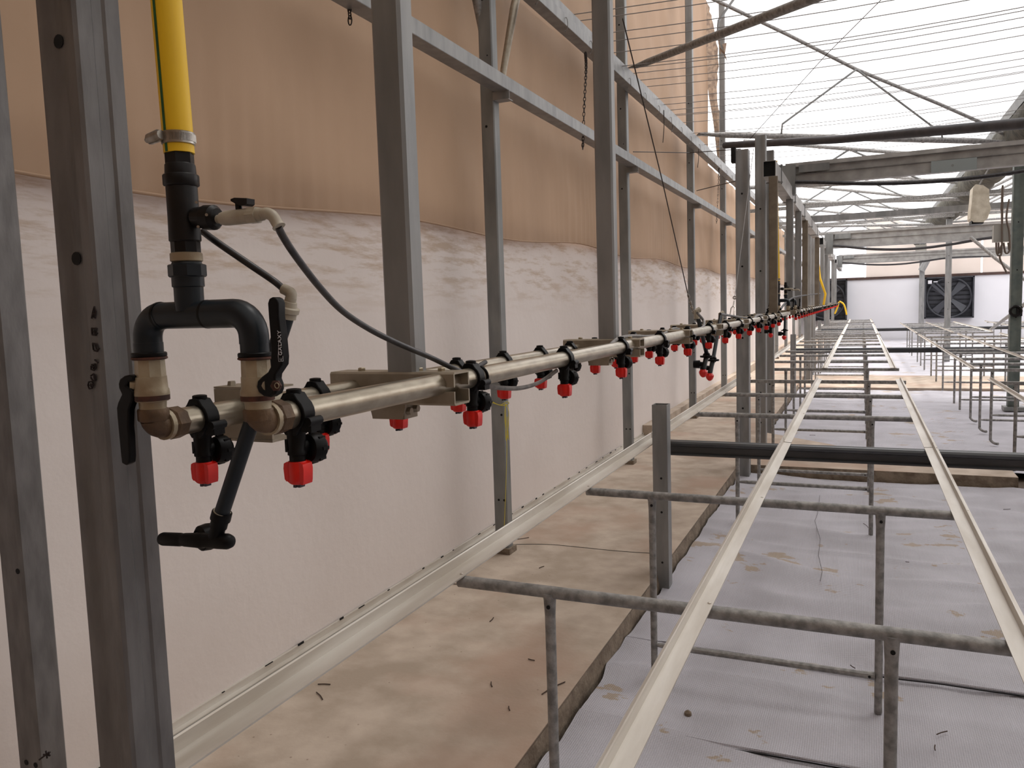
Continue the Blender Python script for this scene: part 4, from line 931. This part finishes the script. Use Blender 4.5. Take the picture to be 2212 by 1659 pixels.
# torn curtain scraps at the wall end
mb = MB(); 
pts = [at(a, b, y=12.42) for a, b in ((1524,-10),(1534,25),(1544,70),(1552,130),(1549,200),(1556,260),(1563,330),(1570,390))]
qts = [at(a, b, y=12.47) for a, b in ((1500,-10),(1506,25),(1518,70),(1524,130),(1530,200),(1540,260),(1548,330),(1556,390))]
vs = []; 
for k, (a, b) in enumerate(zip(curve_pts(pts, 5), curve_pts(qts, 5))):
    vs += [a+V((.03*noise.noise(V((k*.9,0,0))), 0, 0)), (a+b)/2+V((0,.05,0)), b]
n = len(vs)//3; mb.add(vs, [(3*i+k, 3*i+k+1, 3*i+k+4, 3*i+k+3) for i in range(n-1) for k in (0,1)])
for a, b, c in (((1548,70),(1562,100),(1556,120)), ((1552,100),(1572,135),(1565,112)), ((1560,95),(1570,92),(1566,118))): mb.add([at(*a, y=12.31), at(*b, y=12.36), at(*c, y=12.31)], [(0,1,2)])
solo(mb, 'torn_film_edge', mat('dusty_torn_film', (150, 128, 108), (110, 92, 80), .8, 0, 20, transl=.2), 'torn dusty film edge at the end of the upper wall', 'film', smooth=60)

# things by the right hand columns
T = thing('hanging_heater', tuple(at(2115,440,y=12.6)), 'cream plastic-wrapped unit hanging under the roof left of the green grey column', 'heater')
mb = MB(); a = at(2100,412,y=12.6); c = at(2136,412,y=12.6); d = at(2128,480,y=12.6); b = at(2096,478,y=12.6); m1 = at(2138,440,y=12.6)
P = [at(q[0], q[1], y=12.5) for q in ((2102,405),(2108,398),(2124,400),(2137,409),(2138,440),(2141,450),(2133,472),(2124,480),(2103,480),(2096,472),(2097,455),(2100,430))]
n = len(P); mb.add(P + [q+V((0,.34,0)) for q in P], [(i,(i+1) % n,n+(i+1) % n,n+i) for i in range(n)]+[tuple(range(n-1,-1,-1)), tuple(range(n,2*n))]); mb.build('heater_casing', CREAM, T, 30)
MB().box(tuple(at(2099,484,y=12.52)), tuple(V((at(2119,478,y=12.8).x, 12.8, at(2119,478,y=12.8).z)))).build('black_foot', BLACK, T)
mb = MB(); q1 = V((1.68, 12.6, 3.42)); q2 = at(2114,402,y=12.6); mb.tube([q1, q2], .012, 6); mb.build('hanging_hook', TUBE, T)
T = thing('electric_box', tuple(at(2160,505,y=11.85)), 'grey electric box with looping cables on the green grey column', 'electric box')
a = at(2144,524,y=11.8); b = at(2181,485,y=11.8); MB().box((a.x, 11.72, a.z), (b.x, 11.85, b.z)).build('box_casing', GBOX, T)
mb = MB()
for q in (((2152,524),(2153,545),(2158,552),(2164,540),(2164,450)), ((2157,524),(2158,548),(2163,530)), ((2160,552),(2161,562),(2175,590)), ((2164,524),(2166,400),(2163,455)), ((2168,524),(2172,546),(2181,540),(2180,500),(2174,470),(2180,430)), ((2178,524),(2180,540))):
    mb.tube(curve_pts([at(*p, y=11.70) for p in q], 5), .012, 6)
mb.build('looped_cables', mat('brown_dusty_cable', (96, 84, 74), None, .8), T, 60)
T = thing('electric_box', tuple(at(1984,537,y=28.9)), 'small grey box on the farthest right hand column', 'electric box')
a = at(1978,548,y=28.9); b = at(1993,528,y=28.9); MB().box((a.x, 28.95, a.z), (b.x+.12, 29.122, b.z)).build('box_casing', GBOX, T)
mb = MB(); 
for px in (1980,1984,1988): mb.tube([at(px,548,y=29.02), at(px,556,y=29.02)], .03, 6)
mb.build('cable_tails', RUSTB, T)
solo(MB().box(tuple(at(2196,683,y=11.82)), tuple(V((at(2209,662,y=11.82).x, 11.95, at(2209,662,y=11.82).z)))).ring(at(2194,672,y=11.82), (0,-1,0), .06, .018, 16, 6), 'junction_box', BLACKD, 'small dark box with a coiled cable on the green grey column', 'box')
solo(MB().tube([at(2096,512,y=16.9), at(2150,558,y=16.9), at(2216,606,y=16.9)], .03, 8), 'diagonal_brace', TUBE, 'diagonal brace falling right behind the electric box', 'brace')
solo(MB().tube([at(2140,712,y=19), at(2216,655,y=14)], .03, 8), 'diagonal_brace', TUBE, 'diagonal brace rising right beside the coiled cable', 'brace')
solo(MB().tube([at(1990,585,y=29.02), at(2012,545,y=29.02)], .1, 8), 'knee_brace', STEEL, 'knee brace on the farthest right hand column', 'brace')
# fans in the end wall
def fan(x0, x1, z0, z1, label, full=True):
    T = thing('exhaust_fan', ((x0+x1)/2, YE-.2, z0), label, 'fan', 'exhaust fans in the end wall')
    cxx, czz = (x0+x1)/2, (z0+z1)/2; r = (x1-x0)/2*.9; mb = MB()
    mb.box((x0, YE-.12, z0), (x1, YE-.02, z1)); mb.box((x0, YE-.42, z0), (x0+.05, YE-.1, z1)); mb.box((x1-.05, YE-.42, z0), (x1, YE-.1, z1)); mb.box((x0, YE-.42, z1-.04), (x1, YE-.1, z1)); mb.box((x0, YE-.42, z0), (x1, YE-.1, z0+.04))
    mb.build('fan_housing', FANM, T)
    mb = MB()
    for k in range(9): z = z0+.1+(z1-z0-.2)*k/8; mb.prism([(-.01,-.05),(.01,-.05),(.03,.05),(.01,.05)], (x0+.08, YE-.16, z), (x1-.08, YE-.16, z))
    mb.build('louvre', FANM, T)
    MB().ring((cxx, YE-.34, czz), (0,1,0), r, .035, 40, 8).build('shroud_ring', FANM, T)
    mb = MB()
    for k in range(4):
        a = 2*PI*k/4+.8; u = V((math.cos(a), 0, math.sin(a))); v = V((-math.sin(a), 0, math.cos(a))); c = V((cxx, YE-.3, czz))
        mb.add([c+u*.1-v*.05, c+u*.1+v*.05, c+u*(r-.06)+v*.17+V((0,.06,0)), c+u*(r-.04)-v*.10-V((0,.04,0)), c+u*.1-v*.05+V((0,.012,0)), c+u*.1+v*.05+V((0,.012,0)), c+u*(r-.06)+v*.17+V((0,.072,0)), c+u*(r-.04)-v*.10-V((0,.028,0))], [(0,1,2,3),(7,6,5,4),(0,4,5,1),(1,5,6,2),(2,6,7,3),(3,7,4,0)])
    mb.lathe([(0,.1),(1,.13)], (cxx, YE-.4, czz), (cxx, YE-.25, czz), 16); mb.build('fan_rotor', FANB, T)
    MB().bar((cxx-.55, YE-.38, czz+.5), (cxx-.05, YE-.38, czz), .04, .09).bar((cxx-.42, YE-.38, czz+.55), (cxx+.02, YE-.38, czz+.05), .04, .05).build('belt_arm', FANB, T)
    if full: MB().box((x0+.1, YE-.44, z1-.22), (x0+.22, YE-.42, z1-.1)).box((x0+.27, YE-.44, z1-.17), (x0+.4, YE-.42, z1-.14)).build('white_sticker', PAINT, T)
fan(2.05, 3.58, .72, 2.16, 'big round exhaust fan in the end wall behind the right hand column')
fan(-1.95, -.47, .72, 2.22, 'dark exhaust fan in the end wall at the far boom end', False)

# ------------------------------------------------------------------ litter on the floor
def twig(p, l, a, z, label, r=.0022, bend=.15):
    d = V((math.cos(a), math.sin(a), 0)); e = V((-d.y, d.x, 0))
    solo(MB().tube(curve_pts([V(p)-d*l/2, V(p)+e*l*bend*.3, V(p)+d*l/2], 4), [r]*9, 5), 'twig', TWIG, label, 'twig', 'dry twigs on the floor')
TW = [((980,1262),.10,'twig beside the near trestle end'),((1196,1486),.13,'forked twig at the kerb edge'),((1062,1478),.04,'tiny twig between trestle leg and kerb'),((1148,1625-200),.03,'tiny twig right of the near leg'),((1128,1163),.09,'twig beside the twine wall post'),((1062,1338),.05,'short twig left of the near leg'),((690,1503),.07,'pale twig by the wall rail'),((700,1478),.05,'curled twig by the wall rail'),((1170,1225),.04,'small twig near the floor crack'),((1100,1530),.03,'small twig far left of the kerb')]
for k, ((a, b), l, lb) in enumerate(TW): q = at(a, b, z=FL+.004); twig(q, l, .3+k*.9, FL, lb)
TF = [((1318,1580),.08,'black tie lying by the kerb edge fabric'),((2035,1583),.05,'twig on the fabric right of the near leg'),((2020,1615),.035,'smaller twig below it on the fabric'),((1842,1440),.03,'tiny twig between the two trestle tubes'),((1960,1214),.02,'twig near the right rail'),((2175,1100),.05,'twig on the fabric right of the right rail'),((1690,1095),.1,'dark tie behind the middle rail'),((1870,1135),.1,'black tie under the second trestle'),((1310,1560),.04,'thin twig in a mud spot'),((1755,940),.06,'far black tie on the fabric')]
for k, ((a, b), l, lb) in enumerate(TF): q = at(a, b, z=.012); twig(q, l, .1+k*.7, 0, lb, .002)
q = at(1486,1542,z=.004); solo(MB().lathe([(0,.004),(.3,.014),(.7,.013),(1,.004)], q-V((0,0,.012)), q+V((0,0,.014)), 10), 'stone', KERB, 'small round stone in the mud spot on the fabric', 'stone')
pts = [at(a, b, z=FL+.0006) for a, b in ((1108,1176),(1180,1176),(1250,1182),(1330,1190),(1415,1196))]
solo(MB().tube(curve_pts(pts, 8), .0022, 4), 'floor_crack', HOLE, 'thin dark crack running across the concrete path', 'crack')
solo(MB().tube(curve_pts([at(1215,1552,z=.03), at(1225,1520,z=.05), at(1242,1503,z=.05), at(1247,1512,z=.03)], 5), .0015, 5), 'grass_stalk', ROPE, 'pale bent grass stalk at the kerb foot', 'stalk')
bpy.context.view_layer.update()
